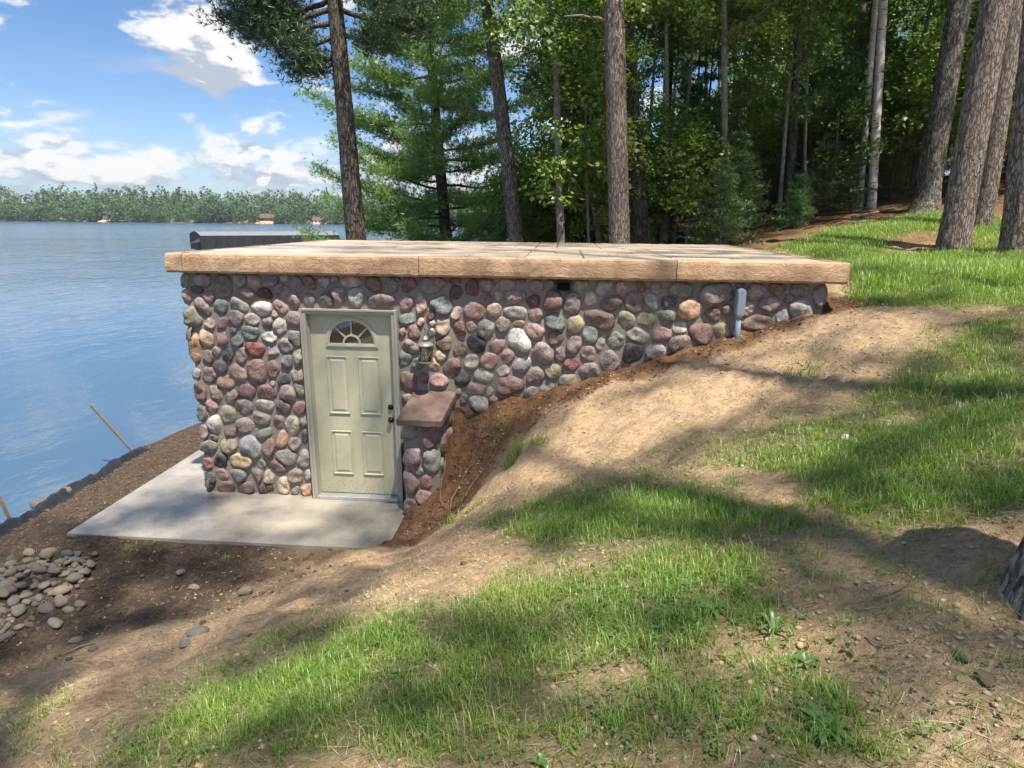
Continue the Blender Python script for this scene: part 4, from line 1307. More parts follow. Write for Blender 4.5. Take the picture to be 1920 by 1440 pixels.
def edge_block(p0, p1, inward, seed, depth=0.11, trim0=0.003, trim1=0.003):
    """a block of the roof edge from p0 to p1 (plan), its outer face hewn"""
    p0, p1, inward = np.array(p0, float), np.array(p1, float), np.array(inward, float)
    d = p1 - p0
    L = np.linalg.norm(d)
    d /= L
    nx, nz = max(3, int(L / 0.035)), 7
    s = np.linspace(trim0, L - trim1, nx)
    V = []
    prof = [(depth, HW + 0.0), (0.016, HW + 0.0), (0.0, HW + 0.022), (-0.002, HW + 0.065), (0.0, HW + 0.11), (0.003, HW + 0.155), (0.010, ZTOP - 0.012), (0.026, ZTOP), (depth, ZTOP)]
    for q, (o, z) in enumerate(prof):
        pts = p0[None] + d[None] * s[:, None]
        w3 = np.stack([s * 1.0 + seed * 9.1, np.full(nx, z), np.full(nx, seed * 3.3)], -1)
        mid = 0 < q < len(prof) - 1
        dn = fbm(w3 * np.array([4.0, 8.0, 1.0]), 4, seed) * 0.013 if mid else 0
        zn = fbm(np.stack([s * 22 + seed * 5, np.full(nx, 1.7), np.full(nx, q * 0.4)], -1), 3, 77) * (0.010 if q in (1, 2) else 0.004 if q in (6, 7) else 0.0)
        zn = np.maximum(zn, -0.004) if q in (1, 2) else zn
        off = o + dn
        pts = pts + inward[None] * np.broadcast_to(off, (nx,))[:, None]
        V.append(np.c_[pts, z + np.broadcast_to(zn, (nx,))])
    V = np.concatenate(V)
    f = []
    for k in range(len(prof) - 1):
        for i in range(nx - 1):
            f.append((k * nx + i, k * nx + i + 1, (k + 1) * nx + i + 1, (k + 1) * nx + i))
    n = len(prof)
    f.append(tuple(k * nx for k in range(n)))
    f.append(tuple(k * nx + nx - 1 for k in range(n))[::-1])
    return mesh_obj('edge_block', V, f, M['slab_edge'], roof, smooth=False)


for k, (a, b) in enumerate(((RU0, 0.09), (0.09, 2.52), (2.52, 5.01), (5.01, RU1))):
    edge_block((a, RV0), (b, RV0), (0, 1), 3 + k, trim0=0.004 if k else 0.0, trim1=0.004 if k < 3 else 0.0)
for k, (a, b) in enumerate(((4.40, 2.3), (2.3, RV0 + 0.115))):
    edge_block((RU0, a), (RU0, b), (1, 0), 11 + k)
for k, (a, b) in enumerate(((RV0 + 0.115, 2.3), (2.3, 4.40))):
    edge_block((RU1, a), (RU1, b), (-1, 0), 15 + k)
for k, (a, b) in enumerate(((RU1, 4.2), (4.2, 1.9), (1.9, RU0))):
    edge_block((a, RV1), (b, RV1), (0, -1), 19 + k)

# ashlar pattern of the top
cell = 0.305
rng = np.random.default_rng(12)
u0, v0 = RU0 + 0.112, RV0 + 0.112
nu, nv = int((RU1 - 0.112 - u0) / cell) + 1, int((RV1 - 0.112 - v0) / cell) + 1
cu, cv = (RU1 - 0.112 - u0) / nu, (RV1 - 0.112 - v0) / nv
used = np.zeros((nu, nv), bool)
for j in range(nv):
    for i in range(nu):
        if used[i, j]:
            continue
        opts = [(3, 2), (2, 2), (2, 1), (3, 1), (1, 2), (2, 3), (1, 1)]
        for k in rng.permutation(6).tolist() + [6]:
            w, hh = opts[k]
            if i + w <= nu and j + hh <= nv and not used[i:i + w, j:j + hh].any():
                break
        used[i:i + w, j:j + hh] = True
        g = 0.006
        a = (u0 + i * cu + g, v0 + j * cv + g)
        b = (u0 + (i + w) * cu - g, v0 + (j + hh) * cv - g)
        dz = rng.uniform(-0.004, 0.002)
        MB().box((a[0], a[1], ZTOP - 0.032), (b[0], b[1], ZTOP + dz), 0.007).build('paver', M['slab_top'], roof)

# ------------------------------------------------------------------ the wing wall beside the door
wing = thing('wing_wall', 'short fieldstone wing wall with a sloping brown cap, right of the door', 'wing wall', (BX, BY, 0), BYAW)
WV = -0.36


def wing_top(v):
    return 1.085 + (v + 0.43) * 0.40


m = MB()
m.add([(2.375, WV + MF, -.3), (2.735, WV + MF, -.3), (2.80, 0.044, -.3), (2.44, 0.044, -.3),
       (2.375, WV + MF, wing_top(WV) - .07), (2.735, WV + MF, wing_top(WV) - .07), (2.80, 0.044, wing_top(0.04) - .07), (2.44, 0.044, wing_top(0.04) - .07)],
      [(0, 3, 2, 1), (4, 5, 6, 7), (0, 1, 5, 4), (1, 2, 6, 5), (2, 3, 7, 6), (3, 0, 4, 7)])
core = m.build('mortar_core', M['mortar'], wing)
lay_stones(parse(PIER), lambda u, z: (u > 2.345) & (u < 2.765) & (z < wing_top(WV) - 0.075) & (z > -0.02), core, lambda u, z: (u, WV + MF + 0.010, z), 17)
rs = [(0.10, 0.98, .12, .085, .2, 'q'), (0.29, 1.0, .10, .09, 0, 't'), (0.12, 0.76, .11, .10, 0, 'b'), (0.30, 0.80, .09, .10, 0, 'p'), (0.10, 0.55, .10, .09, 0, 'l'), (0.09, 0.32, .09, .11, 0, 'm'), (0.27, 0.6, .08, .09, 0, 'm')]


def _side(w, z):
    return (2.735 + 0.065 * (w / 0.36) - 0.004, WV + MF + w, z)


_r = np.random.default_rng(4)
C_, outs_, ph_ = stone_outlines(rs, lambda w, z: (w > 0.01) & (w < 0.38) & (z < 1.12), seed=4)
for i, s in enumerate(rs):
    v, f = dome(outs_[i], ph_, 0.04, _r)
    v = np.stack([-v[:, 1], v[:, 0], v[:, 2]], -1)
    o_ = mesh_obj('stone', v, f, M['stone'], core, smooth=True, loc=_side(C_[i][0], C_[i][1]))
    o_.color = (*STONE_COL[s[5]], 1)


def cap_slab():
    pl = [(2.335, -0.43), (2.785, -0.43), (2.868, 0.03), (2.418, 0.03)]
    nx, ny = 14, 14
    top, bot = [], []
    for j in range(ny + 1):
        for i in range(nx + 1):
            a, b = i / nx, j / ny
            u = (pl[0][0] * (1 - a) + pl[1][0] * a) * (1 - b) + (pl[3][0] * (1 - a) + pl[2][0] * a) * b
            v = pl[0][1] * (1 - b) + pl[3][1] * b
            ed = min(a, 1 - a, b, 1 - b) < 1e-6
            n = float(fbm(np.array([[u * 9, v * 9, 3.0]]), 3, 61)[0])
            zt = wing_top(v)
            k = 0.006 * n
            top.append((u + (k if ed else 0), v + (k if ed else 0), zt + 0.003 * n - (0.006 if ed else 0)))
            n2 = float(fbm(np.array([[u * 19, v * 19, 7.0]]), 3, 62)[0])
            bot.append((u - (0.008 * n2 if ed else 0), v + (0.010 * n2 if ed else 0), zt - 0.066 + 0.006 * n2))
    N = (nx + 1) * (ny + 1)
    f = []
    q = lambda i, j: j * (nx + 1) + i
    for j in range(ny):
        for i in range(nx):
            f.append((q(i, j), q(i + 1, j), q(i + 1, j + 1), q(i, j + 1)))
            f.append((N + q(i, j), N + q(i, j + 1), N + q(i + 1, j + 1), N + q(i + 1, j)))
    for i in range(nx):
        f.append((q(i, 0), N + q(i, 0), N + q(i + 1, 0), q(i + 1, 0)))
        f.append((q(i + 1, ny), N + q(i + 1, ny), N + q(i, ny), q(i, ny)))
    for j in range(ny):
        f.append((q(0, j + 1), N + q(0, j + 1), N + q(0, j), q(0, j)))
        f.append((q(nx, j), N + q(nx, j), N + q(nx, j + 1), q(nx, j + 1)))
    return top + bot, f


v, f = cap_slab()
mesh_obj('cap_stone', v, f, M['cap'], wing)

# ------------------------------------------------------------------ lantern and conduit on the wall
lan = thing('wall_lantern', 'pewter caged wall lantern hooked on the stones between door and wing wall', 'lantern', (*bxy(2.575, -0.115), 1.60), BYAW)
m = MB()
m.lathe([(0.0, 0.215), (0.030, 0.213), (0.060, 0.200), (0.084, 0.183), (0.088, 0.176), (0.086, 0.172), (0.058, 0.176), (0.0, 0.18)], 24)
m.lathe([(0.0, 0.275), (0.006, 0.272), (0.008, 0.262), (0.016, 0.256), (0.034, 0.240), (0.036, 0.234), (0.022, 0.226), (0.022, 0.212)], 20)
m.build('lantern_roof', M['pewter_metal'], lan, smooth=True)
m = MB()
m.lathe([(0.0, 0.010), (0.062, 0.010), (0.074, 0.006), (0.076, 0.0), (0.070, -0.008), (0.0, -0.010)], 24)
m.lathe([(0.058, 0.172), (0.064, 0.168), (0.064, 0.160), (0.058, 0.156)], 24)
for k in range(8):
    a = 2 * math.pi * (k + .5) / 8
    m.tube([(0.070 * math.cos(a), 0.070 * math.sin(a), 0.004), (0.062 * math.cos(a), 0.062 * math.sin(a), 0.166)], 0.0032, 6)
for k in range(4):
    a, b = 2 * math.pi * (k + .0) / 4 + .39 - .39, 2 * math.pi * (k + 1) / 4
    for s, e in ((a, b), (b, a)):
        pts = []
        for i in range(7):
            q = i / 6
            g = s + (e - s) * q
            r = 0.0725 - 0.008 * q
            pts.append((r * math.cos(g), r * math.sin(g), 0.006 + 0.158 * q))
        m.tube(pts, 0.0026, 6)
m.build('cage', M['weathered_metal'], lan)
m = MB().lathe([(0.056, 0.010), (0.056, 0.160)], 24)
m.build('glass_chimney', M['lantern_glass'], lan, smooth=True)
m = MB().lathe([(0.0, 0.165), (0.014, 0.165), (0.016, 0.13), (0.010, 0.12), (0.016, 0.105), (0.018, 0.085), (0.0, 0.065)], 14)
m.build('lamp_bulb', M['white_paint'], lan, smooth=True)
m = MB()
m.tube([(0, 0, 0.272), (0.0, 0.0, 0.30), (0.004, 0.012, 0.335), (0.012, 0.05, 0.352), (0.030, 0.09, 0.335), (0.040, 0.115, 0.300)], 0.007, 8)
m.tube([(0.0, 0.0, 0.30), (0.002, -0.012, 0.355), (0.006, 0.01, 0.40)], 0.004, 6)
m.lathe([(0.0, 0.085), (0.030, 0.087), (0.045, 0.098), (0.048, 0.115)], 18, (0.042, 0.0, 0.285), 'y')
m.box((0.018, 0.104, 0.10), (0.064, 0.125, 0.33), 0.006)
m.build('bracket', M['weathered_metal'], lan, smooth=False)

con = thing('electrical_conduit', 'grey plastic conduit with an access fitting, rising from the soil against the stones', 'conduit', (*bxy(5.635, -0.048), 0), BYAW)
m = MB().tube([(0.0, 0.0, 1.78), (0.0, 0.0, 2.14)], 0.0265, 14)
m.lathe([(0.0265, 2.10), (0.033, 2.10), (0.033, 2.145), (0.0265, 2.145)], 14)
m.build('pipe', M['grey_pvc'], con, smooth=True)


def pill(w, z0, z1, y0, y1, n=10):
    out = [(w * math.cos(math.pi * i / n), z1 - w + w * math.sin(math.pi * i / n)) for i in range(n + 1)]
    out += [(w * math.cos(math.pi + math.pi * i / n), z0 + w + w * math.sin(math.pi + math.pi * i / n)) for i in range(n + 1)]
    k = len(out)
    v = [(x * .92, y0, z) for x, z in out] + [(x, y0 + .005, z) for x, z in out] + [(x, y1, z) for x, z in out]
    f = [tuple(range(k))[::-1]] + [(b + i, b + (i + 1) % k, b + k + (i + 1) % k, b + k + i) for b in (0, k) for i in range(k)]
    return v, f


mesh_obj('access_body', *pill(0.041, 2.115, 2.39, -0.034, 0.075), M['grey_pvc'], con)
cover = mesh_obj('access_cover', *pill(0.034, 2.128, 2.378, -0.042, -0.033), M['grey_pvc'], con)
for z in (2.15, 2.356):
    MB().lathe([(0.0, -0.046), (0.006, -0.045), (0.007, -0.041)], 10, (0.0, 0.0, z), 'y').build('screw', M['galvanised'], cover)

# ------------------------------------------------------------------ the patio
m = MB()
pp = [(-0.825, -1.025), (2.36, -1.025), (2.36, 0.06), (0.02, 0.06), (0.02, 4.2), (-0.825, 4.2)]
k = len(pp)
v = [(a + .006 * (a < 0), b + .006 * (b < -1), 0.0) for a, b in pp] + [(a, b, -0.008) for a, b in pp] + [(a, b, -0.16) for a, b in pp]
m.add(v, [tuple(range(k))] + [(q * k + i, q * k + k + i, q * k + k + (i + 1) % k, q * k + (i + 1) % k) for q in (0, 1) for i in range(k)])
patio = m.build('patio', M['patio'], None, loc=(BX, BY, 0))
patio.rotation_euler = (0, 0, BYAW)
tag(patio, kind='structure')


# ------------------------------------------------------------------ foliage builders
def quads(pos, long_, norm, size, width=0.62, fold=0.12):
    """diamond leaves: base, side, tip, side"""
    side = np.cross(long_, norm)
    side /= np.linalg.norm(side, axis=1)[:, None] + 1e-9
    nn = np.cross(side, long_)
    s = size[:, None]
    a = pos
    b = pos + long_ * s * 0.45 + side * s * width * 0.5 - nn * s * fold
    c = pos + long_ * s
    d = pos + long_ * s * 0.45 - side * s * width * 0.5 - nn * s * fold
    v = np.stack([a, b, c, d], 1).reshape(-1, 3)
    return v, np.arange(len(v)).reshape(-1, 4)


def unit(v):
    return v / (np.linalg.norm(v, axis=-1, keepdims=True) + 1e-9)


def leaf_cloud(rng, centres, rad, per, size):
    """leaves gathered in flattened sprays round the clump centres"""
    n = len(centres) * per
    c = np.repeat(centres, per, 0)
    r = np.repeat(rad, per)
    d = unit(rng.normal(0, 1, (n, 3))) * (rng.uniform(0, 1, n) ** 0.45)[:, None]
    # each clump is a few tilted layers
    tilt = np.repeat(unit(rng.normal(0, 1, (len(centres), 3)) * np.array([.35, .35, 0]) + np.array([0, 0, 1])), per, 0)
    h = (d * tilt).sum(1)
    d = d - tilt * (h * 0.55)[:, None]
    pos = c + d * r[:, None]
    nrm = unit(tilt + rng.normal(0, 0.55, (n, 3)))
    lng = unit(np.cross(nrm, rng.normal(0, 1, (n, 3))) + d * 0.5 + np.array([0, 0, -0.25]))
    return quads(pos, lng, nrm, size * rng.uniform(0.7, 1.25, n))


def crown_mesh(seed, rad, half, nclump, per, size, crad=(0.45, 0.85), shell=0.5):
    rng = np.random.default_rng(seed)
    d = unit(rng.normal(0, 1, (nclump, 3)))
    rr = rng.uniform(shell, 1.0, nclump) ** 0.6
    lump = 1 + 0.35 * fbm(d * 1.6 + seed * 7.1, 3, seed)
    c = d * (rr * lump)[:, None] * np.array([rad, rad, half])
    return leaf_cloud(rng, c, rng.uniform(*crad, nclump), per, size)


def tufts(rng, pos, dirs, length, m=8, width=0.05, spread=0.75):
    """needle tufts: m thin triangles fanning out of each point"""
    n = len(pos)
    P = np.repeat(pos, m, 0)
    D = unit(np.repeat(dirs, m, 0) + rng.normal(0, spread, (n * m, 3)))
    L = np.repeat(length, m) * rng.uniform(0.7, 1.15, n * m)
    S = unit(np.cross(D, rng.normal(0, 1, (n * m, 3))))
    w = (L * width)[:, None]
    v = np.stack([P - S * w, P + S * w, P + D * L[:, None]], 1).reshape(-1, 3)
    return v, np.arange(len(v)).reshape(-1, 3)


def bough(rng, p0, d0, L, n_sub, tuft_len, droop=-0.15, rise=0.25, sub=0.45, density=1.0, m=8, width=0.05, start=0.22, puff=0.0):
    """a conifer branch: returns the axis and the tufts along it and its side twigs; puff gathers them in rounded plumes"""
    k = 8
    s = np.linspace(0, 1, k)
    axis = p0 + np.outer(s * L, d0) + np.outer(droop * L * np.sin(s * 2.2) + rise * L * s ** 2, np.array([0, 0, 1.0]))
    wob = rng.normal(0, .04 * L, (k, 3))
    wob[0] = 0
    axis = axis + np.cumsum(wob, 0) * .5
    pos, dirs = [], []
    side = unit(np.cross(d0, np.array([0, 0, 1.0])))
    for q in np.linspace(start, 1.0, n_sub):
        a = np.array([np.interp(q, s, axis[:, i]) for i in range(3)])
        for sg in (1, -1):
            tl = L * sub * (1.15 - q) * rng.uniform(0.45, 1.2) + tuft_len * .6
            td = unit(d0 * rng.uniform(0.3, 1.0) + side * sg * rng.uniform(0.4, 1.0) + np.array([0, 0, rng.uniform(-0.12, 0.40)]))
            nt = max(2, int(tl / (tuft_len * 0.42) * density))
            for w in np.linspace(0.12, 1.0, nt):
                c = a + td * tl * w
                r_ = tuft_len * (.15 + puff * (.35 + .65 * w))
                for _ in range(1 if puff == 0 else 3):
                    pos.append(c + rng.normal(0, r_, 3) * np.array([1, 1, .75]))
                    dirs.append(td + np.array([0, 0, 0.30]) + (rng.normal(0, .4, 3) if puff else 0))
    pos, dirs = np.array(pos), unit(np.array(dirs))
    return axis, tufts(rng, pos, dirs, np.full(len(pos), tuft_len), m, width)


def stack(parts):
    V, F, b = [], [], 0
    for v, f in parts:
        V.append(np.asarray(v))
        F.append(np.asarray(f) + b)
        b += len(v)
    return np.concatenate(V), np.concatenate(F)


# shared crowns
def proto(name, vf, mat):
    o = mesh_obj(name, vf[0], vf[1], mat)
    me = o.data
    bpy.data.objects.remove(o)
    return me


ME = {}
ME['maple_a'] = proto('maple_crown', crown_mesh(1, 2.9, 3.6, 105, 80, 0.135), M['maple_leaf'])
ME['maple_b'] = proto('maple_crown', crown_mesh(2, 2.6, 3.2, 90, 80, 0.13), M['maple_leaf'])
ME['oak_a'] = proto('oak_crown', crown_mesh(3, 2.8, 3.4, 110, 80, 0.135), M['dark_leaf'])
ME['oak_b'] = proto('oak_crown', crown_mesh(4, 2.4, 2.8, 85, 80, 0.13), M['dark_leaf'])
ME['sapling_a'] = proto('sapling_crown', crown_mesh(5, 1.25, 1.5, 60, 60, 0.115, (0.28, 0.5), 0.25), M['maple_leaf'])
ME['sapling_b'] = proto('sapling_crown', crown_mesh(6, 1.15, 1.8, 60, 60, 0.11, (0.25, 0.5), 0.25), M['dark_leaf'])


def fir_vf(seed, H, base_r, tl=0.10, n_lev=13, dens=0.8):
    rng = np.random.default_rng(seed)
    out = []
    for k in range(n_lev):
        h = H * (0.06 + 0.90 * k / (n_lev - 1))
        L = base_r * (1 - (h / H) ** 1.15) + 0.10
        for i in range(6):
            a = rng.uniform(0, 6.28)
            d = np.array([math.cos(a), math.sin(a), rng.uniform(-0.05, 0.25)])
            _, tf = bough(rng, np.array([0, 0, h]), unit(d), L * rng.uniform(.75, 1.1), 5, tl, 0.05, 0.06, 0.42, dens, 6, 0.07)
            out.append(tf)
    out.append(tufts(rng, np.array([[0, 0, H * .95]] * 4), np.array([[0, 0, 1.0]] * 4), np.full(4, tl * 2)))
    return stack(out)


ME['fir_a'] = proto('fir_boughs', fir_vf(21, 2.6, 1.0), M['fir_needle'])
ME['fir_b'] = proto('fir_boughs', fir_vf(22, 5.2, 1.6, 0.14, 17), M['fir_needle'])
ME['young_pine'] = proto('young_pine_boughs', fir_vf(23, 1.5, 0.55, 0.12, 8), M['pine_needle'])


def pine_top_vf(seed, rad, half, n=46):
    rng = np.random.default_rng(seed)
    out = []
    for k in range(n):
        h = rng.uniform(-half, half * .8)
        L = rad * math.sqrt(max(0.1, 1 - (h / half) ** 2 * .8)) * rng.uniform(0.7, 1.1)
        a = rng.uniform(0, 6.28)
        _, tf = bough(rng, np.array([0, 0, h]), unit(np.array([math.cos(a), math.sin(a), rng.uniform(0.0, 0.35)])), L, 6, 0.20, -0.05, 0.2, 0.5, 0.65, 7, 0.05)
        out.append(tf)
    return stack(out)


ME['pine_top'] = proto('pine_crown', pine_top_vf(31, 2.6, 3.2), M['red_pine_needle'])


def trunk_mesh(path, r0, r1, n=18, m=40, flare=0.5, flute=0.06, rough=0.05, plates=0.0, seed=0):
    """tapered trunk along a bent path, with a root flare and an uneven bark surface"""
    path = np.array(path, float)
    s = np.r_[0, np.cumsum(np.linalg.norm(np.diff(path, axis=0), axis=1))]
    L = s[-1]
    q = np.r_[np.linspace(0, min(1.2, L * .4), m // 3, endpoint=False), np.linspace(min(1.2, L * .4), L, m - m // 3)]
    pts = np.stack([np.interp(q, s, path[:, i]) for i in range(3)], -1)
    for _ in range(3):
        pts[1:-1] = (pts[:-2] + 2 * pts[1:-1] + pts[2:]) / 4
    rad = r0 + (r1 - r0) * (q / L)
    rad = rad * (1 + flare * np.exp(-q / 0.28))
    ph = random.Random(seed).uniform(0, 6.28)

    def prof(k, a):
        h = q[k]
        w = np.stack([np.cos(a) * 2.2, np.sin(a) * 2.2, np.full(len(a), h * 0.9 + seed * 3.7)], -1)
        r = 1 + rough * fbm(w, 3, seed) + flute * np.exp(-h / 0.45) * np.sin(5 * a + ph) * flare
        if plates:
            w2 = np.stack([np.cos(a) * 7.5, np.sin(a) * 7.5, np.full(len(a), h * 4.2 + seed)], -1)
            r = r - plates * np.clip(0.30 - np.abs(fbm(w2, 3, seed + 50)), 0, 0.3) / 0.3
        return r
    return tube_arrays(pts, rad, n, prof)


def limb_tube(p0, p1, r, sag=0.0, n=6, bend=0.15, seed=0):
    rg = np.random.default_rng(seed)
    p0, p1 = np.array(p0, float), np.array(p1, float)
    k = 7
    s = np.linspace(0, 1, k)[:, None]
    pts = p0 + (p1 - p0) * s + np.array([0, 0, 1]) * (np.sin(s * np.pi) * sag) + rg.normal(0, bend * .15, (k, 3)) * np.sin(s * np.pi)
    return tube_arrays(pts, np.linspace(r, r * .3, k), n)


TREE_N = [0]


def tree(kind, label, cat, base, slope, H, r0, r1, bark_m, group=None, crowns=(), limbs=0, flare=0.5, bend=(0, 0), plates=0.0, n=14, m=30, z=None, limb_mat=None):
    """trunk (with its limbs as a part each) and crowns; slope = sideways run per metre of height"""
    TREE_N[0] += 1
    sd = TREE_N[0]
    zb = (gz(*base) if z is None else z) - 0.12
    root = thing(kind, label, cat, (base[0], base[1], zb), 0, group)
    path = []
    for h in np.linspace(0, H, 10):
        q = h / H
        path.append((slope[0] * h + bend[0] * math.sin(q * 3.0) * H * .1, slope[1] * h + bend[1] * math.sin(q * 3.0) * H * .1, h))
    v, f = trunk_mesh(path, r0, r1, n, m, flare, plates=plates, seed=sd)
    mesh_obj('trunk', v, f, M[bark_m], root, smooth=True)
    P = np.array(path)
    rg = np.random.default_rng(sd)
    for k in range(limbs):
        h = H * rg.uniform(0.35, 0.8)
        p0 = np.array([np.interp(h, P[:, 2], P[:, i]) for i in range(3)])
        a = rg.uniform(0, 6.28)
        L = rg.uniform(1.0, 2.2)
        v, f = limb_tube(p0, p0 + np.array([math.cos(a) * L, math.sin(a) * L, rg.uniform(0.2, 1.2)]), r0 * .25, seed=sd * 9 + k)
        mesh_obj('limb', v, f, M[bark_m], root, smooth=True)
    for (me, h, sc, *off) in crowns:
        c = link('crown', ME[me], root)
        dx, dy = off[0] if off else (0, 0)
        c.location = (slope[0] * h + dx, slope[1] * h + dy, h)
        c.rotation_euler = (0, 0, rg.uniform(0, 6.28))
        c.scale = sc if isinstance(sc, tuple) else (sc, sc, sc)
    return root


# ------------------------------------------------------------------ trees one can tell apart
# leaning red pine at the lake edge, with low boughs over the water
tA = tree('pine_tree', 'tall dark pine behind the roof at the lake edge, boughs reaching over the water', 'tree', (-3.08, 13.0), (-0.038, 0), 10.5, 0.235, 0.09, 'dark_bark', crowns=[('pine_top', 9.6, .5)], plates=0.05, n=26, m=60)
rng = np.random.default_rng(77)
for k, (h, az, L) in enumerate([(5.70, 185, 0.81), (5.85, 165, 1.04), (6.1, 195, 1.33), (6.35, 172, 1.70), (6.6, 188, 2.00), (6.8, 160, 2.15), (7.05, 200, 2.37), (7.3, 178, 2.44), (7.6, 192, 2.52),
                                (6.2, -10, 1.1), (6.6, 20, 1.50), (6.9, -30, 2.2), (7.3, 10, 2.40)]):
    a = R(az)
    ax, tf = bough(rng, np.array([-0.038 * h, 0, h]), unit(np.array([math.cos(a), math.sin(a), -0.05])), L, 12, 0.125, -0.12, 0.06, 0.34, 1.7, 7, 0.07, .30, 1.6)
    b = mesh_obj('limb', *tube_arrays(ax, np.linspace(0.055, 0.012, len(ax)), 7), M['dark_bark'], tA, smooth=True)
    mesh_obj('needles', *tf, M['red_pine_needle'], b)

# the bright white pine by the water
tB = tree('white_pine', 'bushy white pine with bright layered boughs down to the shore', 'tree', (-1.93, 20.0), (-0.07, 0), 12.5, 0.22, 0.05, 'dark_bark', plates=0.04, n=18, m=40)
rng = np.random.default_rng(78)
for k in range(78):
    q = k / 77
    h = 0.9 + 10.6 * q
    L = (4.4 * (1 - (h / 12.6)) ** 0.70) * rng.uniform(0.72, 1.12)
    a = R(137.5 * k + rng.uniform(-20, 20))
    ax, tf = bough(rng, np.array([-0.07 * h, 0, h]), unit(np.array([math.cos(a), math.sin(a), 0.12])), L, 12, 0.125, -0.08, 0.20, 0.32, 1.35, 8, 0.065, .25, 1.3)
    b = mesh_obj('bough', *tube_arrays(ax, np.linspace(0.045, 0.01, len(ax)), 5), M['dark_bark'], tB, smooth=True)
    mesh_obj('needles', *tf, M['pine_needle'], b)

tree('oak_tree', 'slim dark oak leaning left behind the roof, leafy top', 'tree', (0.26, 15.0), (-0.152, 0), 11, 0.19, 0.10, 'oak_bark', crowns=[('oak_b', 9.6, .6, (1.2, .3)), ('oak_b', 6.6, .42, (-.2, .4)), ('oak_b', 6.3, .6, (1.8, -.2))], limbs=3, bend=(0.12, 0), n=18, m=40)
tree('young_maple', 'thin pale maple stem forking behind the middle of the roof', 'tree', (1.10, 14.0), (-0.056, 0.02), 7.5, 0.095, 0.05, 'grey_bark', crowns=[('maple_b', 7.2, .8), ('sapling_a', 5.0, 0.9, (.6, .3))], limbs=3, flare=.3)
tree('young_maple', 'short crooked maple stem just left of the roof-side red pine', 'tree', (2.34, 16.0), (-0.152, 0), 5.0, 0.085, 0.04, 'grey_bark', crowns=[('sapling_a', 3.9, 1.0), ('sapling_b', 5.2, 1.1)], limbs=2, flare=.3, bend=(-.3, 0))
tree('red_pine', 'straight scaly red pine trunk rising behind the middle of the roof', 'tree', (2.20, 13.0), (-0.078, 0), 13, 0.215, 0.15, 'red_pine_bark', crowns=[('pine_top', 11.2, .75)], plates=0.04, n=40, m=110, flare=.25)
tree('oak_tree', 'dark shaded trunk close behind the red pine over the roof', 'tree', (3.08, 15.0), (-0.136, 0), 13, 0.19, 0.11, 'dark_bark', crowns=[('oak_a', 10.2, 1.1), ('maple_b', 6.9, .62, (1.4, 0))], limbs=2, flare=.3, n=18, m=40)
tree('young_maple', 'thin straight stem with a bent tip above the right end of the roof', 'tree', (4.94, 15.0), (-0.10, 0), 9, 0.08, 0.05, 'grey_bark', crowns=[('maple_a', 9.0, .9), ('sapling_a', 5.6, 1.0, (.5, .4))], limbs=2, flare=.25)
tree('maple_tree', 'medium grey maple trunk at the wood edge beside a thin pale sapling', 'tree', (7.58, 18.0), (-0.056, 0), 11, 0.12, 0.08, 'oak_bark', crowns=[('maple_a', 8.4, 1.0), ('oak_b', 5.8, .7, (-1.4, .4))], limbs=2, flare=.4, n=16)
tree('sapling', 'thin pale leaning sapling left of the medium grey maple', 'tree', (6.51, 16.0), (-0.034, 0), 4.0, 0.055, 0.035, 'grey_bark', crowns=[('sapling_b', 3.9, 1.0)], flare=.2)
tree('sapling', 'slender pale sapling standing between the grey maple and the birch pair', 'tree', (10.53, 22.0), (-0.159, 0), 6.5, 0.09, 0.05, 'birch_bark', crowns=[('sapling_a', 6.0, 1.3)], flare=.2)
tree('birch_tree', 'larger white birch trunk with dark rings at the wood edge', 'tree', (9.30, 17.0), (-0.093, 0), 12, 0.105, 0.08, 'birch_bark', crowns=[('maple_a', 9.6, 1.0)], limbs=1, flare=.3, n=18, m=40)
tree('birch_tree', 'thinner grey birch pressed close behind the larger white birch', 'tree', (9.30, 17.6), (-0.067, 0), 10, 0.075, 0.06, 'birch_bark', crowns=[('maple_b', 9.2, .8)], flare=.3)
tree('sapling', 'thin green-grey sapling right of the birch pair', 'tree', (10.78, 19.0), (0.077, 0), 6, 0.07, 0.04, 'grey_bark', crowns=[('sapling_b', 5.0, 1.3)], flare=.2)
tree('oak_tree', 'stout lichen-grey oak with flared foot on the slope by the lawn', 'tree', (9.43, 15.0), (-0.003, 0), 14, 0.235, 0.20, 'oak_bark', crowns=[('oak_a', 10.5, 1.35), ('oak_b', 6.6, .7, (-2.6, .6)), ('oak_b', 6.9, .7, (2.2, 1.4))], limbs=3, flare=.85, n=32, m=70, plates=.03)
tree('red_pine', 'broad scaly red pine trunk nearest the lawn, with a bark scar', 'tree', (7.16, 10.5), (-0.007, 0), 18, 0.222, 0.16, 'red_pine_bark', crowns=[('pine_top', 16.0, 1.2)], plates=0.04, n=52, m=150, flare=.22)
tree('red_pine', 'red pine trunk set close behind the broad one on the lawn', 'tree', (9.36, 13.0), (-0.041, 0), 18, 0.185, 0.14, 'red_pine_bark', crowns=[('pine_top', 16.0, 1.2)], plates=0.04, n=44, m=120, flare=.22)
tree('red_pine', 'red pine trunk cut by the right edge of the view, highest on the lawn', 'tree', (7.44, 9.5), (-0.112, 0), 18, 0.205, 0.15, 'red_pine_bark', crowns=[('pine_top', 16.0, 1.2)], plates=0.04, n=52, m=150, flare=.22)
tree('birch_tree', 'tall white birch deep in the wood above the roof end', 'tree', (7.63, 24.0), (-0.083, 0), 14, 0.155, 0.09, 'birch_bark', crowns=[('maple_a', 11.2, 1.0)], flare=.2, limbs=1)
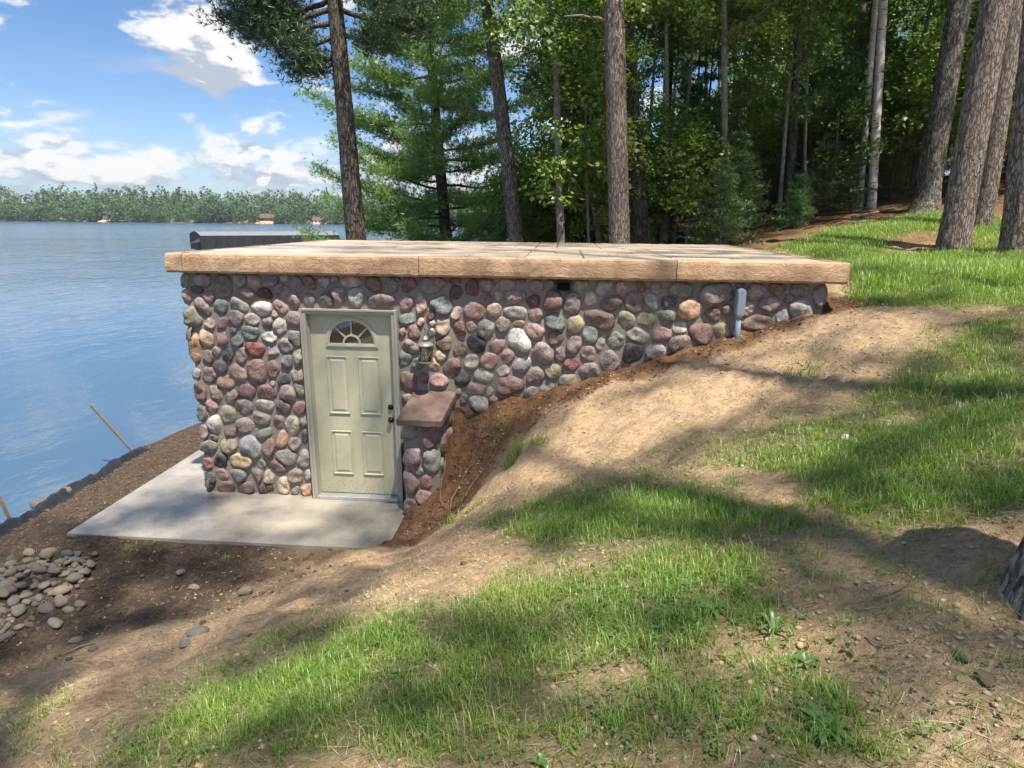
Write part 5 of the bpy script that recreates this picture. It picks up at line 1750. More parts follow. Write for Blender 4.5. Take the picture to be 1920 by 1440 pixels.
tree('birch_tree', 'sunlit white birch with a forked top, leftmost of the deep birches', 'tree', (6.98, 25.0), (-0.152, 0), 9, 0.14, 0.07, 'birch_bark', crowns=[('maple_b', 9.8, .8)], flare=.2, limbs=3)
tree('birch_tree', 'white birch stem leaning left beside the tall deep birch', 'tree', (9.17, 25.0), (-0.226, 0), 13, 0.12, 0.07, 'birch_bark', crowns=[('maple_a', 11.0, .9)], flare=.2)

_f = [o for o in bpy.data.objects if o.name == 'red_pine'][0]
for _k, (_h, _a, _L) in enumerate([(4.75, 183, .95), (3.9, 20, .25), (4.3, 150, .2), (5.1, 30, .5)]):
    _p = np.array([-.078 * _h, 0, _h])
    mesh_obj('dead_limb', *limb_tube(_p, _p + np.array([math.cos(R(_a)) * _L, -.15 + math.sin(R(_a)) * _L, .04]), .035, sag=.05, seed=300 + _k), M['grey_bark'], _f, smooth=True)

# the wood behind: every tree its own
rng = np.random.default_rng(5)
placed = [(0.26, 15), (2.2, 13), (3.08, 15), (7.58, 18), (9.3, 17), (9.43, 15), (7.16, 10.5), (9.36, 13), (7.63, 24), (6.98, 25), (9.17, 25)]
GR = 'leafy trees filling the shaded wood'
cnt = 0
for _ in range(4000):
    y = rng.uniform(17.5, 50)
    x = rng.uniform(-1.0, 0.95 * y + 3)
    if x < 0.2 + 0.10 * (y - 17) or (y > 26 and x < 0.16 * y):
        continue
    if any(math.hypot(x - a, y - b) < (2.3 if y < 32 else 3.2) for a, b in placed):
        continue
    placed.append((x, y))
    cnt += 1
    kind = rng.integers(0, 3)
    H = rng.uniform(10, 15)
    cr = [[('maple_a', H * .76, .85), ('maple_b', H * .36, .72, (rng.uniform(-1, 1), rng.uniform(-.8, .8)))],
          [('oak_a', H * .74, .85), ('oak_b', H * .38, .75, (rng.uniform(-1, 1), rng.uniform(-.8, .8)))],
          [('maple_b', H * .78, .95), ('sapling_b', H * .30, 1.3, (rng.uniform(-1, 1), rng.uniform(-.8, .8)))]][kind]
    if y < 29:
        cr = cr[1:] + ([(('maple_b', 'oak_b')[kind % 2], H * .55, .6, (rng.uniform(-1.2, 1.2), rng.uniform(.2, 1.4)))] if rng.random() < .6 else [])
    tree('forest_tree', 'leafy tree in the shaded wood behind the lawn', 'tree', (x, y), (rng.uniform(-.05, .03), rng.uniform(-.02, .02)), H, rng.uniform(.09, .17), .06,
         ['dark_bark', 'oak_bark', 'grey_bark'][rng.integers(0, 3)], GR, cr, flare=.3, n=10, m=16)
    if cnt >= 46:
        break
# understorey: young leafy trees and firs under the canopy
cnt = 0
for _ in range(6000):
    y = rng.uniform(14.5, 30)
    x = rng.uniform(-0.6, 0.85 * y + 1) if rng.random() < .7 else rng.uniform(9.5, 0.95 * y + 2)
    if x < -0.3 + 0.08 * (y - 14) or (y > 26 and x < 2):
        continue
    if x > 4.5 and x < 10.5 and y < 16.5 + 0.35 * max(0, x - 6):
        continue
    if any(math.hypot(x - a, y - b) < 0.95 for a, b in placed):
        continue
    placed.append((x, y))
    cnt += 1
    if rng.random() < 0.28:
        o = thing('fir_sapling', 'young fir in the dark understorey of the wood', 'fir', (x, y, gz(x, y) - .05), rng.uniform(0, 6), 'young firs under the trees')
        big = rng.random() < 0.45
        c = link('boughs', ME['fir_b' if big else 'fir_a'], o)
        s = rng.uniform(.75, 1.15)
        c.scale = (s, s, s)
        mesh_obj('trunk', *tube_arrays(np.array([[0, 0, 0], [0, 0, 2.5 * (2 if big else 1) * s]]), np.array([.045, .01]) * (1.5 if big else 1), 6), M['dark_bark'], o)
    else:
        h = rng.uniform(2.0, 4.2)
        tree('understorey_maple', 'young leafy maple growing under the wood canopy', 'tree', (x, y), (rng.uniform(-.08, .08), rng.uniform(-.05, .05)), h, .035, .015, 'grey_bark', 'young maples under the trees',
             [(('sapling_a', 'sapling_b')[rng.integers(0, 2)], h * .85, rng.uniform(.75, 1.2))], flare=.1, n=7, m=10)
    if cnt >= 120:
        break
# thin bare stems crowding the wood edge
cnt = 0
for _ in range(3000):
    y = rng.uniform(15.5, 27)
    x = rng.uniform(0.05 * y, 0.62 * y)
    if x > 4.5 and y < 16.5 + .35 * max(0, x - 6) or any(math.hypot(x - a, y - b) < .7 for a, b in placed):
        continue
    placed.append((x, y))
    cnt += 1
    tree('pole_sapling', 'thin bare stem among the shaded trunks of the wood', 'tree', (x, y), (rng.uniform(-.10, .06), rng.uniform(-.04, .04)), rng.uniform(6, 9), rng.uniform(.045, .085), .03,
         ['grey_bark', 'birch_bark', 'oak_bark', 'grey_bark'][rng.integers(0, 4)], 'thin stems among the trees', [('sapling_b', 7.5, 1.0)], flare=.2, n=8, m=12, bend=(rng.uniform(-.15, .15), 0))
    if cnt >= 22:
        break
# small conifers one can point to along the lawn edge
for (x, y, me, s, lab) in [(4.35, 13.6, 'fir_a', .75, 'small dark fir at the wood edge, nearest the right end of the roof'),
                           (5.0, 14.9, 'fir_a', .95, 'small fir beside the thin straight stem at the wood edge'),
                           (6.75, 15.6, 'young_pine', .8, 'tiny bright young pine at the foot of the pale leaning sapling'),
                           (8.0, 17.2, 'fir_a', .8, 'low dark fir between the grey maple and the birches'),
                           (8.6, 16.7, 'fir_a', .55, 'lowest dark fir just left of the larger birch foot'),
                           (10.2, 17.9, 'fir_a', .6, 'low fir right of the birch pair')]:
    o = thing('small_fir' if me != 'young_pine' else 'young_pine', lab, 'fir' if me != 'young_pine' else 'pine', (x, y, gz(x, y) - .04), x)
    c = link('boughs', ME[me], o)
    c.scale = (s, s, s)
    mesh_obj('trunk', *tube_arrays(np.array([[0, 0, 0], [0, 0, 1.3 * s]]), np.array([.03, .008]), 6), M['dark_bark'], o)

# ------------------------------------------------------------------ the trees round the photographer, whose crowns shade the yard
PATCH = [(-0.75, 2.48, 0.36, 0.24, -3.06), (0.32, 2.74, 0.55, 0.24, 2.84), (-1.1, 2.3, 0.17, 0.14, 2.64), (0.46, 5.06, 0.80, 0.50, 3.14), (1.29, 5.02, 0.8, 0.38, 3.03), (0.98, 3.41, 0.27, 0.18, 2.06),
         (1.57, 3.78, 0.40, 0.25, 2.89), (-0.29, 3.11, 0.42, 0.24, -2.46), (-0.66, 3.2, 0.32, 0.2, 1.86), (-2.21, 6.31, 0.42, 0.2, -3.04), (-2.28, 5.85, 0.4, 0.18, -2.91), (1.03, 1.92, 0.2, 0.16, 3.07),
         (-2.5, 2.91, 0.36, 0.14, 2.28), (-0.33, 6.3, 0.33, 0.12, 2.99), (-0.43, 6.1, 0.2, 0.1, 2.7), (-1.37, 2.32, 0.24, 0.12, 2.21), (5.31, 8.08, 1.92, 0.85, 1.35), (3.75, 6.49, 0.41, 0.27, -3.09),
         (4.42, 5.7, 0.5, 0.3, 0.9), (0.39, 2.46, 0.3, 0.13, 2.88), (-2.93, 4.66, 0.32, 0.15, 2.77), (-4.81, 7.44, 1.3, 0.8, 1.88), (3.18, 5.01, 0.33, 0.22, 2.19), (2.3, 5.4, 0.3, 0.2, 0.3)]


def sun_share(P):
    """where the sunbeam through each crown point lands, and how much sun that spot gets in the photograph"""
    S = np.array(SUN)
    n = len(P)
    share = np.full(n, 0.40)
    done = np.zeros(n, bool)
    # roof slab
    q = P - S * ((P[:, 2] - ZTOP) / S[2])[:, None]
    u, v = buv(q[:, 0], q[:, 1])
    on = (u > RU0) & (u < RU1) & (v > RV0 - 0.1) & (v < RV1)
    streak = fbm(p3(u * 0.55, v * 3.0), 3, 91)
    share[on] = np.where(v < 0.35, 1.0, 0.72 + 0.55 * streak)[on]
    done |= on
    # front wall
    nrm = np.array([-math.sin(BYAW) * -1, -math.cos(BYAW)])
    du, dv = buv(P[:, 0], P[:, 1])
    su, sv = buv(BX + S[0], BY + S[1])
    tt = dv / sv
    wu = du - su * tt
    wz = P[:, 2] - S[2] * tt
    on = (~done) & (wu > 0) & (wu < BL) & (wz > 0) & (wz < HW) & (tt > 0)
    wl = 0.80 + 0.7 * fbm(p3(wu * 2.6, wz * 1.1), 3, 92)
    wl = np.where((wu > 1.3) & (wu < 2.25), 0.65 + 0.7 * fbm(p3(wu * 7.0, wz * 0.8), 2, 94), wl)
    share[on] = wl[on]
    done |= on
    # ground
    g = P.copy()
    for _ in range(5):
        zt = terrain(g[:, 0], g[:, 1])
        g = P - S * ((P[:, 2] - zt) / S[2])[:, None]
    base = np.clip(0.49 + 0.75 * fbm(p3(g[:, 0] * 2.4 + g[:, 1] * .6, g[:, 1] * 4.0), 3, 93), .36, 1)
    for (x, y, a, b, th) in PATCH:
        dx, dy = g[:, 0] - x, g[:, 1] - y
        c, s = math.cos(th), math.sin(th)
        e = ((dx * c + dy * s) / a) ** 2 + ((-dx * s + dy * c) / b) ** 2
        base = np.maximum(base, np.where(e < 1.0, 1.0, np.clip(1.5 - e * .5, 0, 1)))
    pu, pv = buv(g[:, 0], g[:, 1])
    pad = (pu > -.85) & (pu < 2.4) & (pv > -1.1) & (pv < 0.1)
    base = np.where(pad, np.clip(.42 + 1.5 * fbm(p3(pu * 2.2, pv * 4.2, 5.0), 3, 95), .2, 1), base)
    for (x, y, a, b, th) in PATCH[9:11]:
        e = ((g[:, 0] - x) / a) ** 2 + ((g[:, 1] - y) / b) ** 2
        base = np.where(pad & (e < 1), 1.0, base)
    base = np.where(g[:, 0] < -4.6, np.maximum(base, 0.75), base)
    share[~done] = base[~done]
    return np.clip(share, 0.0, 1.0)


rng = np.random.default_rng(8)
SHORT_TRUNK = tree('shortened_trunk', 'grey scaly trunk cut by the bottom right edge, nearest the viewer, ended low to shorten its shadow', 'tree', (1.955, 1.89), (0.05, 0.0), 1.3, 0.185, 0.16, 'near_trunk_bark', n=48, m=70, flare=.4, plates=.05)  # trunk ended low with an invented break, so its shadow stays short
_rs = np.random.default_rng(31)
_rim = [(.064 + .155 * math.cos(k * .2618), .155 * math.sin(k * .2618), 1.285) for k in range(24)]
_tip = [(.064 + .135 * math.cos(k * .2618), .135 * math.sin(k * .2618), 1.32 + .05 * math.sin(k * .55 + 1) + .05 * _rs.uniform()) for k in range(24)]
MB().add(_rim + _tip + [(.064, 0, 1.26)], [(k, (k + 1) % 24, 24 + (k + 1) % 24, 24 + k) for k in range(24)] + [(24 + k, 24 + (k + 1) % 24, 48) for k in range(24)]).build('added_trunk_top', M['dry_stick'], SHORT_TRUNK)  # broken end made up to close the shortened trunk
SHADERS = [('maple_tree', 'maple just beyond the right edge of the view', (5.2, 0.4), (-0.10, 0.08), 19, 0.2, 'oak_bark', (3.2, 1.9, 18.0), (3.8, 3.4, 2.6), .9),
           ('maple_tree', 'maple standing behind the viewer towards the lake', (0.2, -3.4), (0.02, 0.03), 19, 0.22, 'oak_bark', (0.6, -2.8, 17.5), (3.8, 3.8, 2.6), 1.0),
           ('maple_tree', 'maple standing behind the viewer uphill', (4.6, -4.0), (-0.02, 0.04), 19, 0.22, 'oak_bark', (4.3, -3.3, 18.0), (3.8, 3.8, 2.6), 1.0),
           ('maple_tree', 'maple farther uphill behind the viewer', (8.4, -2.6), (-0.02, 0.03), 19, 0.22, 'oak_bark', (7.8, -2.0, 18.5), (3.8, 3.8, 2.4), 1.0),
           ('maple_tree', 'maple right behind the viewer with a high spreading crown', (3.4, -1.2), (-0.02, 0.06), 19, 0.2, 'oak_bark', (3.2, -0.2, 19.0), (4.0, 3.2, 2.4), .9),
           ('maple_tree', 'maple on the uphill side beyond the right edge of the view', (7.6, 2.0), (-0.06, 0.02), 19, 0.22, 'oak_bark', (6.3, 2.4, 18.5), (3.6, 3.0, 2.2), 0.8)]
LEAVES = []
ROOTS = []
for k, (kind, lab, base, sl, H, r, bk, cc, rad, dens) in enumerate(SHADERS):
    near = False
    tr = tree(kind, lab, 'tree', base, sl, H, r * (1.0 if near else .7), .035, bk, n=44 if near else 16, m=130 if near else 30, flare=.55 if near else .4, plates=.05 if near else .0, limbs=0 if near else 2)
    nc = int(190 * dens)
    d = unit(rng.normal(0, 1, (nc, 3))) * (rng.uniform(0.15, 1.0, nc) ** 0.5)[:, None]
    c = np.array(cc) + d * np.array(rad)
    v, f = leaf_cloud(rng, c, rng.uniform(0.5, 0.95, nc), 85, 0.17)
    LEAVES.append(v.reshape(-1, 4, 3))
    ROOTS.append((tr, k, sl, H, r, bk, c))
# thin the leaves so that as much sun comes through as the yard gets: the denser the foliage on a beam, the more is shed
_all = np.concatenate(LEAVES)
_ctr = _all.mean(1)
_q = _ctr - np.array(SUN) * ((_ctr[:, 2] - 1.2) / SUN.z)[:, None]
_hc = .35
_gi, _gj = np.floor((_q[:, 0] + 20) / _hc).astype(int), np.floor((_q[:, 1] + 20) / _hc).astype(int)
_gi, _gj = np.clip(_gi, 0, 149), np.clip(_gj, 0, 149)
_H = np.zeros((150, 150))
np.add.at(_H, (_gi, _gj), 0.0045 / _hc ** 2)
_H = sum(np.roll(_H, (a, b), (0, 1)) for a in (-1, 0, 1) for b in (-1, 0, 1)) / 9
_keep = rng.uniform(0, 1, len(_ctr)) < np.clip(-np.log(np.maximum(sun_share(_ctr), .05)) / np.maximum(_H[_gi, _gj], .3), 0, 1)
_b = 0
for (tr, k, sl, H, r, bk, c), L_ in zip(ROOTS, LEAVES):
    kp = _keep[_b:_b + len(L_)]
    _b += len(L_)
    v = L_[kp].reshape(-1, 3) - np.array(tr.location)
    mesh_obj('crown', v, np.arange(len(v)).reshape(-1, 4), M['maple_leaf'], tr)
    for i in range(6):
        top = np.array([sl[0] * H * .8, sl[1] * H * .8, H * .8 - .3 * i])
        tip = c[rng.integers(0, len(c))] - np.array(tr.location)
        mesh_obj('limb', *limb_tube(top, tip, r * .18, sag=.3, seed=k * 20 + i), M[bk], tr, smooth=True)


# ------------------------------------------------------------------ the far shore
rng = np.random.default_rng(44)
sx = np.linspace(-1100, 420, 153)
SH = 392 + 0.02 * sx + 6 * fbm(p3(sx * .02, 0), 3, 3)


def shore_y(x):
    return np.interp(x, sx, SH)


xs, ys = np.meshgrid(np.linspace(-1100, 420, 120), np.linspace(-14, 260, 24))
zs = np.where(ys < 0, -1.6 + ys * .05, -0.8 + 11.0 * smooth01(ys, 0, 200) + 0.5 * smooth01(ys, -4, 6))
zs = zs + np.where(ys > 5, 3.0 * fbm(p3(xs * .008, ys * .01), 3, 6), 0)
yy = shore_y(xs) + ys + 3
ii = np.arange(xs.size).reshape(xs.shape)
far = mesh_obj('far_shore', np.stack([xs, yy, zs], -1).reshape(-1, 3), np.stack([ii[:-1, :-1], ii[:-1, 1:], ii[1:, 1:], ii[1:, :-1]], -1).reshape(-1, 4), M['ground'], smooth=True)
for nm, vv in (('turf', .9), ('litter', .0), ('dark', .5), ('red', 0.)):
    a_ = far.data.attributes.new(nm, 'FLOAT', 'POINT')
    a_.data.foreach_set('value', np.full(xs.size, vv, np.float32))
tag(far, kind='structure')
HOUSES = [(-112 - 38, 9, .8, 'brown_siding', 'small brown lake house on a cleared bank across the lake', 'roof_shingle'),
          (-286, 30, 1.1, 'white_paint', 'white house half hidden in the trees at the far left shore', 'galvanised'),
          (-246, 7, .5, 'tan_siding', 'little tan boathouse low on the far shore', 'roof_shingle'),
          (-118, 5, .6, 'white_paint', 'small pale cottage at the right end of the visible far shore', 'roof_shingle')]
V, F, b = [], [], 0
for row, (y0, n, h0, h1) in enumerate([(1.5, 330, 5, 10), (10, 330, 8, 14), (24, 280, 9, 18), (44, 240, 9, 19), (75, 220, 10, 22)]):
    for i in range(n):
        # most trees stand where the view reaches
        x = rng.uniform(-420, 60) if i < n * .75 else rng.uniform(-1000, 400)
        y = y0 + rng.uniform(-6, 6)
        if any(abs(x - hx) < 6.5 * s and y < hy + 6 and (hy < 20 or y > 12) for hx, hy, s, *_ in HOUSES):
            continue
        h = rng.uniform(h0, h1)
        z0 = -0.4 + 10.5 * float(smooth01(y, 0, 200))
        con_ = rng.random() < (.16 if x < -230 else .05)
        m_ = 130
        if con_:
            q = rng.uniform(0, 1, m_) ** .8
            rr = h * .20 * (1.05 - q) * rng.uniform(.3, 1, m_)
            a = rng.uniform(0, 6.28, m_)
            pos = np.stack([x + np.cos(a) * rr, shore_y(x) + y + np.sin(a) * rr, z0 + h * 1.12 * (.08 + .92 * q)], -1)
            size = h * .10 * (1.15 - q * .6)
        else:
            d = unit(rng.normal(0, 1, (m_, 3))) * (rng.uniform(.4, 1, m_) ** .5)[:, None]
            pos = np.array([x, shore_y(x) + y, z0 + h * .5]) + d * np.array([h * .27, h * .27, h * .5])
            size = np.full(m_, h * .095)
        nr = unit(rng.normal(0, .6, (m_, 3)) + np.array([0, -.35, .8]))
        lg = unit(np.cross(nr, rng.normal(0, 1, (m_, 3))))
        v, f = quads(pos - lg * size[:, None] * .5, lg, nr, size * rng.uniform(.7, 1.3, m_), .9)
        V.append(v)
        F.append(f + b)
        b += len(v)
wood = mesh_obj('far_wood', np.concatenate(V), np.concatenate(F), M['far_leaf'])
tag(wood, 'green wood lining the far shore of the lake', 'wood', kind='stuff')

for (x, y, s, sid, lab, rf) in HOUSES:
    z0 = -0.5 + 10.5 * float(smooth01(np.array(y), 0, 200))
    h = thing('lake_house', lab, 'house', (x, float(shore_y(x)) + y, z0), rng.uniform(-.3, .3))
    w, d, e, r = 6.5 * s, 4.5 * s, 4.2 * s, 7.0 * s
    MB().box((-w, -d, 0), (w, d, e)).add([(-w, -d, e), (-w, d, e), (-w, 0, r - .1)], [(0, 1, 2)]).add([(w, -d, e), (w, d, e), (w, 0, r - .1)], [(0, 2, 1)]).build('wall', M[sid], h)
    o = .5
    m = MB()
    for sg in (1, -1):
        m.add([(-w - o, sg * (d + o), e - .25), (w + o, sg * (d + o), e - .25), (w + o, 0, r), (-w - o, 0, r), (-w - o, sg * (d + o), e - .45), (w + o, sg * (d + o), e - .45), (w + o, 0, r - .2), (-w - o, 0, r - .2)],
              [(0, 1, 2, 3), (7, 6, 5, 4), (0, 4, 5, 1), (1, 5, 6, 2), (3, 2, 6, 7), (0, 3, 7, 4)])
    m.build('roof', M[rf], h)
    for k in (-.6, 0, .6):
        MB().box((w * k - .7 * s, -d - .06, 1.2 * s), (w * k + .7 * s, -d + .02, 2.9 * s)).build('window', M['glass'], h)
# cleared banks below the houses
for (x, w) in ((-150, 6), (-246, 3), (-118, 3)):
    V = []
    for i in range(13):
        for j in range(5):
            xx = x - w + 2 * w * i / 12
            V.append((xx, float(shore_y(xx)) - 1.5 + j * 2.6, -0.65 + .55 * j + .2 * math.sin(i * 2.1)))
    F = [(j + 5 * i, j + 5 * (i + 1), j + 1 + 5 * (i + 1), j + 1 + 5 * i) for i in range(12) for j in range(4)]
    bk = mesh_obj('cleared_bank', V, F, M['ground'], smooth=True)
    for nm, vv in (('turf', .0), ('litter', .0), ('dark', 0.), ('red', 0.)):
        a_ = bk.data.attributes.new(nm, 'FLOAT', 'POINT')
        a_.data.foreach_set('value', np.full(len(V), vv, np.float32))
    tag(bk, kind='structure')

# ------------------------------------------------------------------ covered boat lift on the lake
lift = thing('boat_lift', 'covered boat lift standing in the lake, arched grey canopy with dark sides', 'boat lift', (-16.5, 34.0, WATER_Z), math.atan2(4.4, 6.0))
Lc, Wc = 7.6, 3.0
zt, zs0 = 2.78, 2.00
n = 12
sec = [(Wc * i / n, zt + .20 * math.sin(math.pi * i / n) ** .8) for i in range(n + 1)]
nl = 15
V, F = [], []
for k in range(nl * 4 + 1):
    x = Lc * k / (nl * 4)
    sagk = -.022 * abs(math.sin(math.pi * k / 4))
    for (y, z) in sec:
        V.append((x, y, z + sagk * (1 if zt + .02 < z else 0)))
for k in range(nl * 4):
    for i in range(n):
        F.append((k * (n + 1) + i, (k + 1) * (n + 1) + i, (k + 1) * (n + 1) + i + 1, k * (n + 1) + i + 1))
mesh_obj('canopy', V, F, M['light_canvas'], lift, smooth=False)
for (a, b_) in (((0, 0), (Lc, 0)), ((0, Wc), (Lc, Wc)), ((0, 0), (0, Wc)), ((Lc, 0), (Lc, Wc))):
    V, F = [], []
    n2 = 40
    for i in range(n2 + 1):
        q = i / n2
        x, y = a[0] + (b_[0] - a[0]) * q, a[1] + (b_[1] - a[1]) * q
        w = .025 * math.sin(i * 1.9)
        ztop = zt + (.20 * math.sin(math.pi * q) ** .8 if a[0] == b_[0] else 0)
        V += [(x + (w if a[0] == b_[0] else 0), y + (w if a[1] == b_[1] else 0), zs0 - .015 * math.sin(i * .7)), (x, y, ztop)]
    F = [(2 * i, 2 * i + 2, 2 * i + 3, 2 * i + 1) for i in range(n2)]
    mesh_obj('side_curtain', V, F, M['grey_canvas'], lift)
for x in (.25, Lc - .25):
    for y in (.12, Wc - .12):
        MB().tube([(x, y, -1.8), (x, y, zt)], .045, 8).build('post', M['galvanised'], lift)
for y in (.12, Wc - .12):
    MB().box((.2, y - .04, .55), (Lc - .2, y + .04, .68)).build('beam', M['galvanised'], lift)
m = MB().add([(-.02, -.02, zt - .30), (-.55, .12, zt - .42), (-.02, .5, zt - .30), (-.02, .1, zt - .12)], [(0, 1, 3), (1, 2, 3), (0, 2, 1), (0, 3, 2)])
m.build('corner_flap', M['grey_canvas'], lift)

# ------------------------------------------------------------------ neighbours glimpsed through the wood
cab = thing('cabin', 'reddish-brown cabin glimpsed through the trees of the wood', 'cabin', (20.5, 42.0, gz(20.5, 42.0) - .3), 0.25)
MB().box((-4, -3, 0), (4, 3, 2.9)).add([(-4, -3, 2.9), (-4, 3, 2.9), (-4, 0, 4.6)], [(0, 1, 2)]).add([(4, -3, 2.9), (4, 3, 2.9), (4, 0, 4.6)], [(0, 2, 1)]).build('wall', M['brown_siding'], cab)
m = MB()
for sg in (1, -1):
    m.add([(-4.4, sg * 3.4, 2.75), (4.4, sg * 3.4, 2.75), (4.4, 0, 4.75), (-4.4, 0, 4.75), (-4.4, sg * 3.4, 2.6), (4.4, sg * 3.4, 2.6), (4.4, 0, 4.6), (-4.4, 0, 4.6)],
          [(0, 1, 2, 3), (7, 6, 5, 4), (0, 4, 5, 1), (1, 5, 6, 2), (3, 2, 6, 7), (0, 3, 7, 4)])
m.build('roof', M['brown_siding'], cab)
for x in (-2, 1.5):
    MB().box((x - .6, -3.06, 1.0), (x + .6, -2.98, 2.2)).build('window', M['glass'], cab)
dk = thing('dock', 'pale wooden dock glimpsed between the trunks behind the roof', 'dock', (0.4, 30.5, 0), 0.05)
for k in range(22):
    MB().box((k * .30, 0, 1.62), (k * .30 + .285, 1.5, 1.66)).build('plank', M['dock_plank'], dk)
for k in range(4):
    for y in (.1, 1.4):
        MB().tube([(.3 + k * 2.0, y, -2.5), (.3 + k * 2.0, y, 1.62)], .06, 8).build('post', M['dry_stick'], dk)


# ------------------------------------------------------------------ stones on the ground
def pebble_mesh(seed, sub=2):
    bm = bmesh.new()
    bmesh.ops.create_icosphere(bm, subdivisions=sub, radius=1.0)
    v = np.array([x.co[:] for x in bm.verts])
    n = fbm(v * 1.1 + seed * 9.7, 4, seed)
    rg = np.random.default_rng(seed)
    sq = np.array([1.0, rg.uniform(.68, .9), rg.uniform(.5, .72)])
    nv = v * (1 + .36 * n[:, None]) * sq
    for x, p in zip(bm.verts, nv):
        x.co = p
    me = bpy.data.meshes.new('rounded_stone')
    bm.to_mesh(me)
    bm.free()
    me.polygons.foreach_set('use_smooth', np.ones(len(me.polygons), dtype=bool))
    me.materials.append(M['stone'])
    return me


PEB = [pebble_mesh(k, 3) for k in range(7)]
rng = np.random.default_rng(19)
PCOL = [(.36, .295, .23), (.30, .265, .225), (.42, .33, .25), (.24, .215, .185), (.40, .32, .22), (.33, .265, .23), (.29, .275, .24), (.46, .38, .29)]


def lay_pebble(x, y, r, label, group=None, col=None, sink=.30, name='field_stone', cat='stone', lift=0.0, flat=1.0):
    o = link(name, PEB[rng.integers(0, 7)])
    o.location = (x, y, gz(x, y) + r * (.62 - sink) * flat + lift)
    o.rotation_euler = (rng.uniform(-.3, .3), rng.uniform(-.3, .3), rng.uniform(0, 6.28))
    e = rng.uniform(1.0, 1.3)
    o.scale = (r * e, r * 1.04 / e ** .5, r * flat / e ** .3)
    c = col or PCOL[rng.integers(0, len(PCOL))]
    o.color = (*[min(.7, k * rng.uniform(.93, 1.1)) for k in c], 1)
    return tag(o, label, cat, group)


PILE = [tuple(map(float, e.split())) for e in "-4.82 5.44 0.063;-4.54 5.34 0.142;-4.33 5.31 0.107;-4.10 5.24 0.079;-3.84 5.22 0.061;-4.64 5.23 0.120;-4.43 5.18 0.096;-4.30 5.23 0.074;-4.28 5.13 0.063;-4.00 5.09 0.045;-3.92 5.11 0.051;-3.85 5.07 0.050;-3.77 5.05 0.070;-3.76 4.95 0.075;-3.88 5.01 0.050;-4.09 5.03 0.057;-4.29 5.06 0.073;-4.39 5.06 0.067;-4.50 5.05 0.106;-4.16 4.96 0.092;-3.98 4.90 0.090;-3.76 4.83 0.078;-4.29 4.90 0.065;-4.58 5.03 0.043;-4.47 4.91 0.052;-4.34 4.81 0.086;-4.23 4.71 0.064;-4.19 4.77 0.064;-3.96 4.74 0.153;-3.77 4.66 0.092;-4.27 4.96 0.045;-4.26 4.67 0.090;-4.08 4.55 0.082;-4.04 4.62 0.068;-3.96 4.53 0.048;-3.87 4.56 0.061;-3.70 4.54 0.066;-3.61 4.46 0.088;-3.70 4.40 0.111;-3.49 4.36 0.065;-3.45 4.43 0.069;-3.91 4.39 0.085;-4.10 4.45 0.062;-3.92 4.31 0.047;-3.98 4.29 0.047;-3.88 4.23 0.041;-3.77 4.20 0.058;-3.70 4.22 0.051;-3.79 4.30 0.028;-3.87 4.17 0.046;-3.76 4.06 0.075;-3.83 4.48 0.034;-3.78 4.74 0.039;-3.69 4.75 0.034;-3.76 4.32 0.040;-3.56 4.56 0.028;-4.50 4.87 0.094;-4.35 4.67 0.081;-4.20 4.49 0.078".split(';')]
GP = 'rounded field stones left in a heap'
special = {1: ('largest rounded tan stone on the far rim of the stone heap', (.44, .33, .24)), 3: ('dark grey stone alone at the upper right of the stone heap', (.15, .15, .15)),
           0: ('dark round stone at the upper left of the stone heap', (.14, .14, .14)), 28: ('long pale slab-like stone in the middle of the stone heap', (.36, .33, .29)),
           4: ('brown stone set apart at the right rim of the stone heap', (.33, .24, .17))}
for k, (x, y, r) in enumerate(PILE):
    lab, col = special.get(k, ('rounded field stone lying in the heap on the dark soil', None))
    d = math.hypot((x + 4.1) / .75, (y - 4.85) / .55)
    lay_pebble(x, y, min(r, .085) * .66, lab, None if k in special else GP, col, lift=.05 * max(0, 1 - d), sink=.22)
